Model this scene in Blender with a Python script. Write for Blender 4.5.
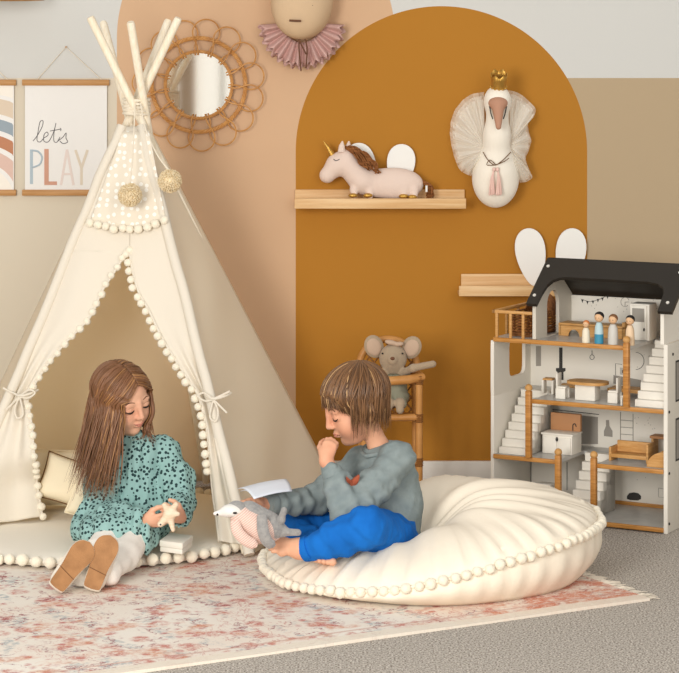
import bpy, bmesh, math, random
import numpy as np
from mathutils import Vector, Matrix

for o in list(bpy.data.objects):
    bpy.data.objects.remove(o)
SC = bpy.context.scene
COL = SC.collection
random.seed(7)
np.random.seed(7)
PI = math.pi

# ------------------------------------------------------------------ camera, world, lights, exposure
FPX, CAMY, CAMZ, CX, HY = 2300.0, -8.214, 1.536, 339.5, 50.0
cam_d = bpy.data.cameras.new('camera')
cam = bpy.data.objects.new('camera', cam_d)
COL.objects.link(cam)
cam.location = (0, CAMY, CAMZ)
cam.rotation_euler = (PI / 2, 0, 0)
cam_d.sensor_fit = 'HORIZONTAL'
cam_d.sensor_width = 36
cam_d.lens = 36 * FPX / 679
cam_d.shift_y = -(336.5 - HY) / 679
cam_d.clip_end = 60
SC.camera = cam

w = bpy.data.worlds.new('world')
SC.world = w
w.use_nodes = True
w.node_tree.nodes['Background'].inputs['Color'].default_value = (1.0, 0.975, 0.94, 1)
w.node_tree.nodes['Background'].inputs['Strength'].default_value = 0.60


def area(name, loc, target, size, energy, color, size_y=None):
    l = bpy.data.lights.new(name, 'AREA')
    l.energy = energy
    l.color = color
    l.shape = 'RECTANGLE'
    l.size = size
    l.size_y = size_y or size
    o = bpy.data.objects.new(name, l)
    COL.objects.link(o)
    o.location = loc
    o.rotation_euler = (Vector(target) - Vector(loc)).to_track_quat('-Z', 'Y').to_euler()
    return o


area('window_light', (-1.9, -6.4, 1.7), (0.0, -0.6, 0.55), 1.4, 190, (1.0, 0.98, 0.945), 2.0)
area('fill_light', (1.5, -6.8, 1.9), (-0.2, -0.6, 0.6), 2.8, 105, (1.0, 0.98, 0.95))  # added soft fill for the tent side and interior, not a room lamp
SC.view_settings.view_transform = 'Standard'
SC.view_settings.look = 'None'
SC.view_settings.gamma = 1
SC.view_settings.use_curve_mapping = False
SC.view_settings.exposure = 0.0


# ------------------------------------------------------------------ image point + own distance -> world
def P(px, py, Y):
    d = Y - CAMY
    return np.array([(px - CX) * d / FPX, Y, CAMZ - (py - HY) * d / FPX])


def Pf(px, py, z=0.0):
    d = FPX * (CAMZ - z) / (py - HY)
    return np.array([(px - CX) * d / FPX, CAMY + d, z])


def V(*a):
    return np.array(a, float)


def unit(a):
    a = np.asarray(a, float)
    return a / max(1e-9, np.linalg.norm(a))


# ------------------------------------------------------------------ materials
def lin(h):
    h = h.lstrip('#')
    c = [int(h[i:i + 2], 16) / 255 for i in (0, 2, 4)]
    return tuple((x / 12.92 if x <= 0.04045 else ((x + 0.055) / 1.055) ** 2.4) for x in c) + (1,)


def mat(name, col, rough=0.6, bump=0.0, bscale=150, col2=None, vscale=6, vlo=0.35, vhi=0.65, metal=0, transl=0.0,
        tcol=None, spec=0.3, sheen=0.0, stretch=None, detail=3, alpha=None):
    m = bpy.data.materials.new(name)
    m.use_nodes = True
    nt = m.node_tree
    b = nt.nodes['Principled BSDF']
    b.inputs['Base Color'].default_value = lin(col)
    b.inputs['Roughness'].default_value = rough
    b.inputs['Metallic'].default_value = metal
    b.inputs['Specular IOR Level'].default_value = spec
    if sheen:
        b.inputs['Sheen Weight'].default_value = sheen
    tc = nt.nodes.new('ShaderNodeTexCoord')
    vec = tc.outputs['Object']
    if stretch:
        mp = nt.nodes.new('ShaderNodeMapping')
        mp.inputs['Scale'].default_value = stretch
        nt.links.new(vec, mp.inputs['Vector'])
        vec = mp.outputs['Vector']
    if col2:
        n = nt.nodes.new('ShaderNodeTexNoise')
        n.inputs['Scale'].default_value = vscale
        n.inputs['Detail'].default_value = detail
        nt.links.new(vec, n.inputs['Vector'])
        r = nt.nodes.new('ShaderNodeValToRGB')
        r.color_ramp.elements[0].position = vlo
        r.color_ramp.elements[1].position = vhi
        r.color_ramp.elements[0].color = lin(col)
        r.color_ramp.elements[1].color = lin(col2)
        nt.links.new(n.outputs['Fac'], r.inputs['Fac'])
        nt.links.new(r.outputs['Color'], b.inputs['Base Color'])
    if bump:
        n2 = nt.nodes.new('ShaderNodeTexNoise')
        n2.inputs['Scale'].default_value = bscale
        n2.inputs['Detail'].default_value = 2
        nt.links.new(vec, n2.inputs['Vector'])
        bp = nt.nodes.new('ShaderNodeBump')
        bp.inputs['Strength'].default_value = bump
        bp.inputs['Distance'].default_value = 0.004
        nt.links.new(n2.outputs['Fac'], bp.inputs['Height'])
        nt.links.new(bp.outputs['Normal'], b.inputs['Normal'])
    if transl or alpha is not None:
        out = nt.nodes['Material Output']
        mx = nt.nodes.new('ShaderNodeMixShader')
        if transl:
            t = nt.nodes.new('ShaderNodeBsdfTranslucent')
            t.inputs['Color'].default_value = lin(tcol or col)
            mx.inputs[0].default_value = transl
        else:
            t = nt.nodes.new('ShaderNodeBsdfTransparent')
            mx.inputs[0].default_value = 1 - alpha
        nt.links.new(b.outputs[0], mx.inputs[1])
        nt.links.new(t.outputs[0], mx.inputs[2])
        nt.links.new(mx.outputs[0], out.inputs['Surface'])
    return m


class NT:
    """small helper to write node maths"""

    def __init__(s, m):
        s.m, s.nt = m, m.node_tree

    def math(s, op, a, b=None, c=None):
        n = s.nt.nodes.new('ShaderNodeMath')
        n.operation = op
        for i, x in enumerate((a, b, c)):
            if x is None:
                continue
            if isinstance(x, (int, float)):
                n.inputs[i].default_value = x
            else:
                s.nt.links.new(x, n.inputs[i])
        return n.outputs[0]

    def mix(s, f, a, b):
        n = s.nt.nodes.new('ShaderNodeMix')
        n.data_type = 'RGBA'
        for i, x in ((0, f), (6, a), (7, b)):
            if isinstance(x, (int, float)):
                n.inputs[i].default_value = x
            elif isinstance(x, tuple):
                n.inputs[i].default_value = x
            else:
                s.nt.links.new(x, n.inputs[i])
        return n.outputs[2]

    def noise(s, vec, scale, detail=2, rough=0.5):
        n = s.nt.nodes.new('ShaderNodeTexNoise')
        n.inputs['Scale'].default_value = scale
        n.inputs['Detail'].default_value = detail
        n.inputs['Roughness'].default_value = rough
        s.nt.links.new(vec, n.inputs['Vector'])
        return n.outputs['Fac']

    def voro(s, vec, scale, rand=1.0, dims='3D', feature='F1'):
        n = s.nt.nodes.new('ShaderNodeTexVoronoi')
        n.voronoi_dimensions = dims
        n.feature = feature
        n.inputs['Scale'].default_value = scale
        n.inputs['Randomness'].default_value = rand
        s.nt.links.new(vec, n.inputs['Vector'])
        return n

    def tex(s, which='Object'):
        return s.nt.nodes.new('ShaderNodeTexCoord').outputs[which]

    def sep(s, vec):
        n = s.nt.nodes.new('ShaderNodeSeparateXYZ')
        s.nt.links.new(vec, n.inputs[0])
        return n.outputs

    def mapping(s, vec, scale):
        n = s.nt.nodes.new('ShaderNodeMapping')
        n.inputs['Scale'].default_value = scale
        s.nt.links.new(vec, n.inputs['Vector'])
        return n.outputs[0]

    def base(s, col):
        s.nt.links.new(col, s.nt.nodes['Principled BSDF'].inputs['Base Color'])


# ------------------------------------------------------------------ objects
def tag(o, label, cat, group=None):
    o['label'] = label
    o['category'] = cat
    if group:
        o['group'] = group
    return o


def thing(name, loc, label, cat, group=None, rotz=0.0):
    o = bpy.data.objects.new(name, None)
    COL.objects.link(o)
    o.location = tuple(float(x) for x in loc)
    o.rotation_euler = (0, 0, rotz)
    o.empty_display_size = 0.05
    return tag(o, label, cat, group)


def wloc(o):
    L = np.zeros(3)
    while o is not None:
        L = L + np.array(o.location)
        o = o.parent
    return L


class MB:
    def __init__(s):
        s.v, s.f, s.mi, s.n = [], [], [], 0

    def add(s, v, f, mi=0):
        v = np.asarray(v, float).reshape(-1, 3)
        k = s.n
        s.v.append(v)
        s.f.extend([tuple(int(i) + k for i in q) for q in f])
        s.mi.extend([mi] * len(f))
        s.n += len(v)
        return s

    def grid(s, G, mi=0, closed_u=False, closed_v=False):
        G = np.asarray(G, float)
        a, b = G.shape[:2]
        f = []
        for i in range(a if closed_u else a - 1):
            for j in range(b if closed_v else b - 1):
                i2, j2 = (i + 1) % a, (j + 1) % b
                f.append((i * b + j, i2 * b + j, i2 * b + j2, i * b + j2))
        return s.add(G, f, mi)

    def tube(s, pts, r, n=8, mi=0, closed=False, caps=True, flat=1.0):
        pts = np.asarray(pts, float)
        m = len(pts)
        rr = np.full(m, r, float) if np.isscalar(r) else np.asarray(r, float)
        if closed:
            T = np.roll(pts, -1, 0) - np.roll(pts, 1, 0)
        else:
            T = np.gradient(pts, axis=0)
        T /= np.maximum(np.linalg.norm(T, axis=1, keepdims=True), 1e-9)
        up = V(0, 0, 1) if abs(T[0][2]) < 0.9 else V(0, 1, 0)
        N = unit(np.cross(T[0], up))
        rings = []
        ang = np.arange(n) * 2 * PI / n
        for i in range(m):
            N = unit(N - T[i] * np.dot(N, T[i]))
            B = np.cross(T[i], N)
            rings.append(pts[i] + rr[i] * (np.cos(ang)[:, None] * N + flat * np.sin(ang)[:, None] * B))
        k = s.n
        s.grid(np.array(rings), mi, closed_u=closed, closed_v=True)
        if caps and not closed:
            s.f.append(tuple(k + j for j in range(n)))
            s.f.append(tuple(k + (m - 1) * n + j for j in reversed(range(n))))
            s.mi += [mi, mi]
        return s

    def cyl(s, a, b, r, r2=None, n=16, mi=0):
        return s.tube([a, b], [r, r if r2 is None else r2], n, mi)

    def lathe(s, prof, c=(0, 0, 0), n=20, mi=0, axis=None):
        """prof: list of (radius, height)"""
        ang = np.arange(n) * 2 * PI / n
        A = unit(axis) if axis is not None else V(0, 0, 1)
        U = unit(np.cross(A, V(0, 1, 0.01) if abs(A[1]) < 0.9 else V(1, 0, 0)))
        W = np.cross(A, U)
        G = [np.array(c) + A * h + max(r, 1e-5) * (np.cos(ang)[:, None] * U + np.sin(ang)[:, None] * W) for r, h in prof]
        return s.grid(np.array(G), mi, closed_v=True)

    def ell(s, c, r, R=None, nu=16, nv=10, mi=0):
        r = np.full(3, r, float) if np.isscalar(r) else np.asarray(r, float)
        R = np.eye(3) if R is None else R
        th = np.linspace(0, PI, nv + 1)
        ph = np.arange(nu) * 2 * PI / nu
        G = np.stack([np.outer(np.sin(th), np.cos(ph)), np.outer(np.sin(th), np.sin(ph)),
                      np.outer(np.cos(th), np.ones(nu))], -1)
        G[0, :, 2], G[-1, :, 2] = 1, -1
        return s.grid((G * r) @ R.T + np.array(c), mi, closed_v=True)

    def box(s, lo, hi, bev=0.0, mi=0, R=None, c=None):
        lo, hi = np.array(lo, float), np.array(hi, float)
        bm = bmesh.new()
        bmesh.ops.create_cube(bm, size=1)
        for v in bm.verts:
            v.co = Vector((lo + hi) / 2 + np.array(v.co) * (hi - lo))
        if bev:
            bmesh.ops.bevel(bm, geom=bm.edges[:], offset=min(bev, 0.45 * float(np.min(hi - lo))), segments=2, profile=0.5, affect='EDGES')
        bm.verts.index_update()
        v = np.array([x.co[:] for x in bm.verts])
        if R is not None:
            v = v @ np.asarray(R).T
        if c is not None:
            v = v + np.array(c)
        f = [tuple(x.index for x in q.verts) for q in bm.faces]
        bm.free()
        return s.add(v, f, mi)

    def prism(s, outline, ext, mi=0, hole=None):
        """outline: (n,3) planar loop; extruded by vector ext; hole: a second loop of the same length"""
        o = np.asarray(outline, float)
        n = len(o)
        e = np.array(ext, float)
        if hole is None:
            f = [tuple(range(n)), tuple(reversed(range(n, 2 * n)))]
            f += [(i, i + n, (i + 1) % n + n, (i + 1) % n) for i in range(n)]
            return s.add(np.vstack([o, o + e]), f, mi)
        h = np.asarray(hole, float)
        f = []
        for i in range(n):
            j = (i + 1) % n
            f += [(i, j, 2 * n + j, 2 * n + i), (n + i, 3 * n + i, 3 * n + j, n + j),
                  (i, n + i, n + j, j), (2 * n + i, 2 * n + j, 3 * n + j, 3 * n + i)]
        return s.add(np.vstack([o, o + e, h, h + e]), f, mi)

    def build(s, name, mats, parent=None, smooth=True, local=False, angle=42, label=None, cat=None, group=None, kind=None, solid=0.0, sub=0):
        v = np.vstack(s.v)
        mats = mats if isinstance(mats, (list, tuple)) else [mats]
        me = bpy.data.meshes.new(name)
        o = bpy.data.objects.new(name, me)
        COL.objects.link(o)
        if parent is not None:
            o.parent = parent
            if not local:
                v = v - wloc(parent)
        elif not local:
            c = (v.min(0) + v.max(0)) / 2
            c[2] = v[:, 2].min()
            o.location = tuple(c)
            v = v - c
        me.from_pydata(v.tolist(), [], s.f)
        for m in mats:
            me.materials.append(m)
        if len(mats) > 1:
            me.polygons.foreach_set('material_index', s.mi)
        bm = bmesh.new()
        bm.from_mesh(me)
        bmesh.ops.remove_doubles(bm, verts=bm.verts, dist=1e-6)
        bmesh.ops.recalc_face_normals(bm, faces=bm.faces)
        bm.to_mesh(me)
        bm.free()
        if smooth:
            me.polygons.foreach_set('use_smooth', [True] * len(me.polygons))
            me.set_sharp_from_angle(angle=math.radians(angle))
        me.update()
        if solid:
            md = o.modifiers.new('thickness', 'SOLIDIFY')
            md.thickness = solid
            md.offset = 0
        if sub:
            md = o.modifiers.new('smooth', 'SUBSURF')
            md.levels = md.render_levels = sub
        if label:
            o['label'] = label
        if cat:
            o['category'] = cat
        if group:
            o['group'] = group
        if kind:
            o['kind'] = kind
        return o


# ------------------------------------------------------------------ implicit surfaces (smooth unions -> one continuous mesh)
class SDF:
    def __init__(s, h=0.004):
        s.h, s.p, s.disp = h, [], None

    def rc(s, a, b, ra, rb=None, k=0.012, op='+'):
        a, b = np.array(a, float), np.array(b, float)
        rb = ra if rb is None else rb
        ab = b - a
        L2 = max(1e-12, float(ab @ ab))

        def f(Q):
            t = np.clip(((Q - a) @ ab) / L2, 0, 1)
            return np.linalg.norm(Q - a - t[..., None] * ab, axis=-1) - (ra + (rb - ra) * t)
        m = max(ra, rb)
        s.p.append((op, f, np.minimum(a, b) - m, np.maximum(a, b) + m, k))
        return s

    def chain(s, pts, rs, k=0.012):
        for i in range(len(pts) - 1):
            s.rc(pts[i], pts[i + 1], rs[i], rs[i + 1], k)
        return s

    def el(s, c, r, R=None, k=0.012, op='+'):
        c = np.array(c, float)
        r = np.full(3, r, float) if np.isscalar(r) else np.array(r, float)
        R = np.eye(3) if R is None else np.asarray(R)

        def f(Q):
            q = (Q - c) @ R
            k0 = np.linalg.norm(q / r, axis=-1)
            k1 = np.linalg.norm(q / (r * r), axis=-1)
            return k0 * (k0 - 1) / np.maximum(k1, 1e-9)
        e = np.sqrt((R ** 2) @ (r ** 2))
        s.p.append((op, f, c - e, c + e, k))
        return s

    def rbox(s, c, hf, rad, R=None, k=0.008, op='+'):
        c = np.array(c, float)
        hf = np.array(hf, float)
        R = np.eye(3) if R is None else np.asarray(R)

        def f(Q):
            q = np.abs((Q - c) @ R) - (hf - rad)
            return np.linalg.norm(np.maximum(q, 0), axis=-1) + np.minimum(q.max(-1), 0) - rad
        e = np.abs(R) @ hf
        s.p.append((op, f, c - e, c + e, k))
        return s

    def half(s, c, n, lo, hi, k=0.004):
        """cut away everything on the n side of c, within the box lo..hi"""
        c, n = np.array(c, float), unit(n)
        s.p.append(('-', lambda Q: -((Q - c) @ n), np.array(lo, float), np.array(hi, float), k))
        return s

    def val(s, Q):
        Q = np.atleast_2d(np.asarray(Q, float))
        a = np.full(len(Q), 1.0)
        for op, f, l, u, k in s.p:
            if op == '-' and not np.any(np.all((Q > l - k) & (Q < u + k), 1)):
                continue
            d = f(Q)
            if op == '-':
                ins = np.all((Q > l - k) & (Q < u + k), 1)
                b = -a
                hh = np.clip(0.5 + 0.5 * (b - d) / k, 0, 1)
                a = np.where(ins, -(b + (d - b) * hh - k * hh * (1 - hh)), a)
            else:
                hh = np.clip(0.5 + 0.5 * (a - d) / k, 0, 1)
                a = a + (d - a) * hh - k * hh * (1 - hh)
        return a

    def march(s, o, d, n=120):
        o, d = np.asarray(o, float), unit(d)
        t = 0.0
        for _ in range(n):
            v = float(s.val(o + d * t)[0])
            if abs(v) < 2e-4:
                break
            t += v * 0.8
        return o + d * t

    def hit(s, px, py, Y0=-2.4):
        c = V(0, CAMY, CAMZ)
        p = P(px, py, Y0)
        return s.march(p, p - c)

    def push(s, Q, m, it=6):
        """move points that are closer than m (or inside) out to distance m"""
        Q = np.array(Q, float)
        e = 0.002
        for _ in range(it):
            v = s.val(Q)
            bad = v < m
            if not bad.any():
                break
            q = Q[bad]
            g = np.stack([s.val(q + np.eye(3)[i] * e) - s.val(q - np.eye(3)[i] * e) for i in range(3)], 1)
            g /= np.maximum(np.linalg.norm(g, axis=1, keepdims=True), 1e-6)
            Q[bad] = q + g * (m - v[bad])[:, None]
        return Q

    def mesh(s):
        h = s.h
        lo = np.min([p[2] for p in s.p if p[0] == '+'], 0) - 4 * h
        hi = np.max([p[3] for p in s.p if p[0] == '+'], 0) + 4 * h
        n = np.ceil((hi - lo) / h).astype(int) + 1
        g = np.full(tuple(n), 10 * h + 0.02, np.float32)
        ax = [lo[i] + h * np.arange(n[i]) for i in range(3)]
        for op, f, l, u, k in s.p:
            mar = k + 4 * h
            i0 = np.clip(np.floor((l - mar - lo) / h).astype(int), 0, n - 1)
            i1 = np.clip(np.ceil((u + mar - lo) / h).astype(int) + 1, 1, n)
            if np.any(i1 <= i0):
                continue
            sl = tuple(slice(i0[i], i1[i]) for i in range(3))
            Q = np.stack(np.meshgrid(ax[0][sl[0]], ax[1][sl[1]], ax[2][sl[2]], indexing='ij'), -1)
            d = f(Q)
            a = g[sl]
            if op == '-':
                a, d = -a, d
            hh = np.clip(0.5 + 0.5 * (a - d) / k, 0, 1)
            r = a + (d - a) * hh - k * hh * (1 - hh)
            g[sl] = -r if op == '-' else r
        if s.disp is not None:
            near = np.abs(g) < 6 * h
            I = np.argwhere(near)
            g[near] += s.disp(lo + I * h).astype(np.float32)
        return surface_nets(g, lo, h)

    def into(s, mb, mi=0):
        v, f = s.mesh()
        return mb.add(v, f, mi)

    def build(s, name, m, parent=None, **kw):
        return s.into(MB()).build(name, m, parent, angle=180, **kw)


def surface_nets(g, lo, h):
    n = np.array(g.shape)
    s = g < 0
    c = np.zeros(tuple(n - 1), np.int8)
    for i in (0, 1):
        for j in (0, 1):
            for k in (0, 1):
                c += s[i:n[0] - 1 + i, j:n[1] - 1 + j, k:n[2] - 1 + k]
    act = (c > 0) & (c < 8)
    I = np.argwhere(act)
    idx = np.full(act.shape, -1, np.int64)
    idx[act] = np.arange(len(I))
    acc = np.zeros((len(I), 3))
    num = np.zeros(len(I))
    cor = [np.array((i, j, k)) for i in (0, 1) for j in (0, 1) for k in (0, 1)]
    val = {tuple(q): g[I[:, 0] + q[0], I[:, 1] + q[1], I[:, 2] + q[2]].astype(float) for q in cor}
    for a in cor:
        for axi in range(3):
            if a[axi]:
                continue
            b = a.copy()
            b[axi] = 1
            va, vb = val[tuple(a)], val[tuple(b)]
            m = (va < 0) != (vb < 0)
            t = np.where(m, va / np.where(m, va - vb, 1), 0)
            acc += np.where(m[:, None], a + (b - a) * t[:, None], 0)
            num += m
    pos = lo + (I + acc / np.maximum(num, 1)[:, None]) * h
    faces = []
    for axi in range(3):
        u, v = (axi + 1) % 3, (axi + 2) % 3
        sa = np.take(s, range(0, n[axi] - 1), axi)
        sb = np.take(s, range(1, n[axi]), axi)
        E = np.argwhere(sa != sb)
        E = E[(E[:, u] > 0) & (E[:, u] < n[u] - 1) & (E[:, v] > 0) & (E[:, v] < n[v] - 1)]
        du, dv = np.zeros(3, int), np.zeros(3, int)
        du[u] = dv[v] = 1
        q = [idx[tuple((E - x).T)] for x in (du + dv, dv, 0 * du, du)]
        fl = sa[tuple(E.T)]
        F = np.stack(q, 1)
        F[~fl] = F[~fl][:, ::-1]
        faces.append(F)
    return pos, np.vstack(faces).tolist()


def wob(amp, freq, seed=0, aniso=(1, 1, 1)):
    """smooth pseudo-noise used for soft creases"""
    rs = np.random.RandomState(seed)
    D = rs.normal(size=(7, 3)) * np.array(aniso)
    D *= freq * (0.6 + 0.9 * rs.rand(7, 1))
    ph = rs.rand(7) * 6.28
    return lambda Q: amp * np.mean([np.sin(Q @ D[i] + ph[i] + 1.3 * np.sin(Q @ D[(i + 3) % 7] * 0.5)) for i in range(7)], 0) * 1.8


def frame(fwd, up):
    """columns: right, forward, up"""
    f = unit(fwd)
    u = unit(np.array(up, float) - f * np.dot(up, f))
    return np.stack([np.cross(f, u), f, u], 1)


def smooth_path(pts, n=40, closed=False):
    """Catmull-Rom through pts"""
    p = np.asarray(pts, float)
    m = len(p)
    out = []
    segs = m if closed else m - 1
    per = max(2, n // segs)
    for i in range(segs):
        if closed:
            p0, p1, p2, p3 = p[(i - 1) % m], p[i], p[(i + 1) % m], p[(i + 2) % m]
        else:
            p0, p1, p2, p3 = p[max(i - 1, 0)], p[i], p[i + 1], p[min(i + 2, m - 1)]
        for k in range(per):
            t = k / per
            out.append(0.5 * ((2 * p1) + (-p0 + p2) * t + (2 * p0 - 5 * p1 + 4 * p2 - p3) * t * t + (-p0 + 3 * p1 - 3 * p2 + p3) * t ** 3))
    if not closed:
        out.append(p[-1])
    return np.array(out)


def resample(pts, step):
    p = np.asarray(pts, float)
    L = np.concatenate([[0], np.cumsum(np.linalg.norm(np.diff(p, axis=0), axis=1))])
    n = max(2, int(round(L[-1] / step)) + 1)
    t = np.linspace(0, L[-1], n)
    return np.stack([np.interp(t, L, p[:, i]) for i in range(3)], 1)


def clone(o, loc, parent=None):
    c = o.copy()
    COL.objects.link(c)
    c.location = tuple(float(x) for x in loc)
    if parent is not None:
        c.parent = parent
    return c
# ================================================================== the setting
def paint_material():
    m = mat('wall_paint', '#d5d0c6', 0.85, bump=0.04, bscale=90, spec=0.15)
    k = NT(m)
    x, y, z = k.sep(k.tex('Object'))

    def arch(xc, zc, r):
        dx = k.math('ABSOLUTE', k.math('SUBTRACT', x, xc))
        dz = k.math('MAXIMUM', k.math('SUBTRACT', z, zc), 0.0)
        d = k.math('SQRT', k.math('ADD', k.math('MULTIPLY', dx, dx), k.math('MULTIPLY', dz, dz)))
        return k.math('LESS_THAN', d, r)
    low = k.math('LESS_THAN', z, 1.436)
    right = k.math('GREATER_THAN', x, 0.6)
    c = k.mix(low, lin('#cfcec9'), k.mix(right, lin('#d7ccb8'), lin('#b5a082')))
    c = k.mix(arch(-0.298, 1.579, 0.497), c, lin('#cfab89'))
    c = k.mix(arch(0.364, 1.172, 0.5205), c, lin('#b0782d'))
    k.base(c)
    return m


def carpet_material():
    m = mat('carpet', '#a79c90', 0.95, spec=0.05)
    k = NT(m)
    t = k.tex('Object')
    n = k.noise(t, 95, 3, 0.75)
    n2 = k.noise(t, 190, 2, 0.6)
    r = k.nt.nodes.new('ShaderNodeValToRGB')
    r.color_ramp.elements[0].position, r.color_ramp.elements[1].position = 0.36, 0.64
    r.color_ramp.elements[0].color, r.color_ramp.elements[1].color = lin('#776d63'), lin('#e0d8cd')
    k.nt.links.new(k.math('ADD', k.math('MULTIPLY', n, 0.25), k.math('MULTIPLY', n2, 0.75)), r.inputs['Fac'])
    k.base(r.outputs['Color'])
    b = k.nt.nodes.new('ShaderNodeBump')
    b.inputs['Strength'].default_value = 0.7
    b.inputs['Distance'].default_value = 0.006
    k.nt.links.new(n2, b.inputs['Height'])
    k.nt.links.new(b.outputs[0], k.nt.nodes['Principled BSDF'].inputs['Normal'])
    return m


M = {}
M['trim'] = mat('trim_paint', '#e4dfd6', 0.5)
M['plain_wall'] = mat('plain_wall', '#dcd6cb', 0.9)
M['curtain'] = mat('curtain', '#b08d68', 0.8)


def local_box(name, lo, hi, m, kind, bev=0.0):
    mb = MB().box(lo, hi, bev)
    return mb.build(name, m, None, local=True, kind=kind)


local_box('wall_back', (-4.2, 0, -0.05), (4.2, 0.1, 3.1), paint_material(), 'structure')
local_box('floor', (-4.2, -9.8, -0.06), (4.2, 0.1, 0.0), carpet_material(), 'structure')
local_box('wall_front', (-4.2, -9.8, 0), (4.2, -9.7, 3.1), M['plain_wall'], 'structure')
mb = MB()
mb.box((-4.2, -0.016, 0), (4.2, 0, 0.07), 0.003)
mb.build('baseboard_back', M['trim'], None, local=True, kind='structure')
mb = MB()
mb.box((-1.25, -9.66, 0), (-1.12, -9.6, 2.4), 0.02)
mb.build('trim_1', M['curtain'], None, local=True, kind='structure')


# ------------------------------------------------------------------ rug
def rug_material():
    m = mat('rug_weave', '#e9dfd0', 0.95, spec=0.05)
    k = NT(m)
    t = k.tex('Object')
    x, y, z = k.sep(t)
    fine = k.noise(k.mapping(t, (260, 140, 1)), 1, 2)
    big = k.noise(t, 2.6, 3, 0.6)
    mid = k.noise(t, 9, 4, 0.65)
    speck = k.noise(k.mapping(t, (42, 60, 1)), 1, 3, 0.7)
    mid2 = k.noise(k.mapping(t, (6, 9, 1)), 1, 5, 0.62)
    mid3 = k.noise(k.mapping(t, (13, 7, 2)), 1, 4, 0.6)

    def band(v, a, b):
        n = k.nt.nodes.new('ShaderNodeMapRange')
        n.inputs[1].default_value, n.inputs[2].default_value = a, b
        n.clamp = True
        k.nt.links.new(v, n.inputs[0])
        return n.outputs[0]

    def mul(*xs):
        o = xs[0]
        for q in xs[1:]:
            o = k.math('MULTIPLY', o, q)
        return o

    def line(v, c, wd):
        return band(k.math('ABSOLUTE', k.math('SUBTRACT', v, c)), wd, wd * 0.3)
    c = k.mix(band(big, 0.35, 0.7), lin('#ece5da'), lin('#e6d8ca'))
    grey = mul(band(mid3, 0.52, 0.62), band(speck, 0.42, 0.6), 0.75)
    c = k.mix(grey, c, lin('#9aa5aa'))
    vor = k.voro(t, 9.5, 0.8, '2D').outputs['Distance']
    flower = mul(band(vor, 0.34, 0.22), band(mid, 0.44, 0.56), band(speck, 0.36, 0.55), 0.85)
    c = k.mix(flower, c, lin('#c06a5e'))
    vor2 = k.voro(t, 19, 0.9, '2D').outputs['Distance']
    spots = mul(band(vor2, 0.26, 0.14), band(mid2, 0.5, 0.58), 0.85)
    c = k.mix(spots, c, lin('#b9666c'))
    peach = mul(band(mid2, 0.54, 0.63), band(speck, 0.3, 0.6), 0.85)
    c = k.mix(peach, c, lin('#d08c6c'))
    twig = mul(line(mid2, 0.47, 0.015), band(mid3, 0.46, 0.54), 0.85)
    c = k.mix(twig, c, lin('#96454e'))
    twig2 = mul(line(mid3, 0.44, 0.012), band(big, 0.48, 0.58), 0.7)
    c = k.mix(twig2, c, lin('#c07a70'))
    # a stronger coral field under the cushion, by the fringe
    fld = mul(band(x, 0.62, 0.35), band(mid, 0.40, 0.56), band(speck, 0.3, 0.55), 0.9)
    c = k.mix(fld, c, lin('#cd7f62'))
    # a plain cream border with a thin line, along the long edge
    bd = k.math('GREATER_THAN', y, -0.05)
    c = k.mix(k.math('MULTIPLY', bd, 0.85), c, lin('#e7dccb'))
    ln = k.math('LESS_THAN', k.math('ABSOLUTE', k.math('ADD', y, 0.085)), 0.006)
    c = k.mix(k.math('MULTIPLY', ln, 0.6), c, lin('#c79a8c'))
    c = k.mix(k.math('MULTIPLY', band(fine, 0.48, 0.75), 0.5), c, lin('#efe8dc'))
    k.base(c)
    b = k.nt.nodes.new('ShaderNodeBump')
    b.inputs['Strength'].default_value = 0.35
    b.inputs['Distance'].default_value = 0.003
    k.nt.links.new(fine, b.inputs['Height'])
    k.nt.links.new(b.outputs[0], k.nt.nodes['Principled BSDF'].inputs['Normal'])
    return m


RC = Pf(650, 601, 0)                       # its right-hand front corner
RU, RV = unit(V(-0.876, -0.482, 0)), unit(V(-0.482, 0.876, 0))
rug = thing('patterned_rug', (RC[0], RC[1], 0), 'faded cream and coral patterned rug lying on the grey carpet', 'rug',
            rotz=math.atan2(RU[1], RU[0]))
# local x runs along the front edge, local -y to the back
mb = MB()
nx, ny = 60, 30
xs, ys = np.linspace(0, 2.5, nx), np.linspace(0, -1.42, ny)
top = np.array([[(x, y, 0.008 + 0.0012 * math.sin(9 * x + 5 * y)) for y in ys] for x in xs])
mb.grid(top)
bot = top.copy()
bot[..., 2] = 0.0005
mb.grid(bot)
for E in ((0, slice(None)), (nx - 1, slice(None)), (slice(None), 0), (slice(None), ny - 1)):
    mb.grid(np.stack([top[E], bot[E]]))
M['rug'] = rug_material()
# flip pattern so that its border lies at the front edge
b = mb.build('woven_field', M['rug'], rug, local=True)
M['fringe'] = mat('fringe_cotton', '#dcd0be', 0.9)
mb = MB()
for i in range(150):
    y = -1.42 * (i + 0.5) / 150 + random.uniform(-0.003, 0.003)
    L = random.uniform(0.03, 0.055)
    sw = random.uniform(-0.02, 0.02)
    mb.tube([(0.003, y, 0.006), (-0.4 * L, y + sw * 0.3, 0.007), (-L, y + sw, 0.003)], [0.0022, 0.002, 0.001], 5)
f = mb.build('fringe', M['fringe'], rug, local=True)
f['kind'] = 'stuff'

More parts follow.
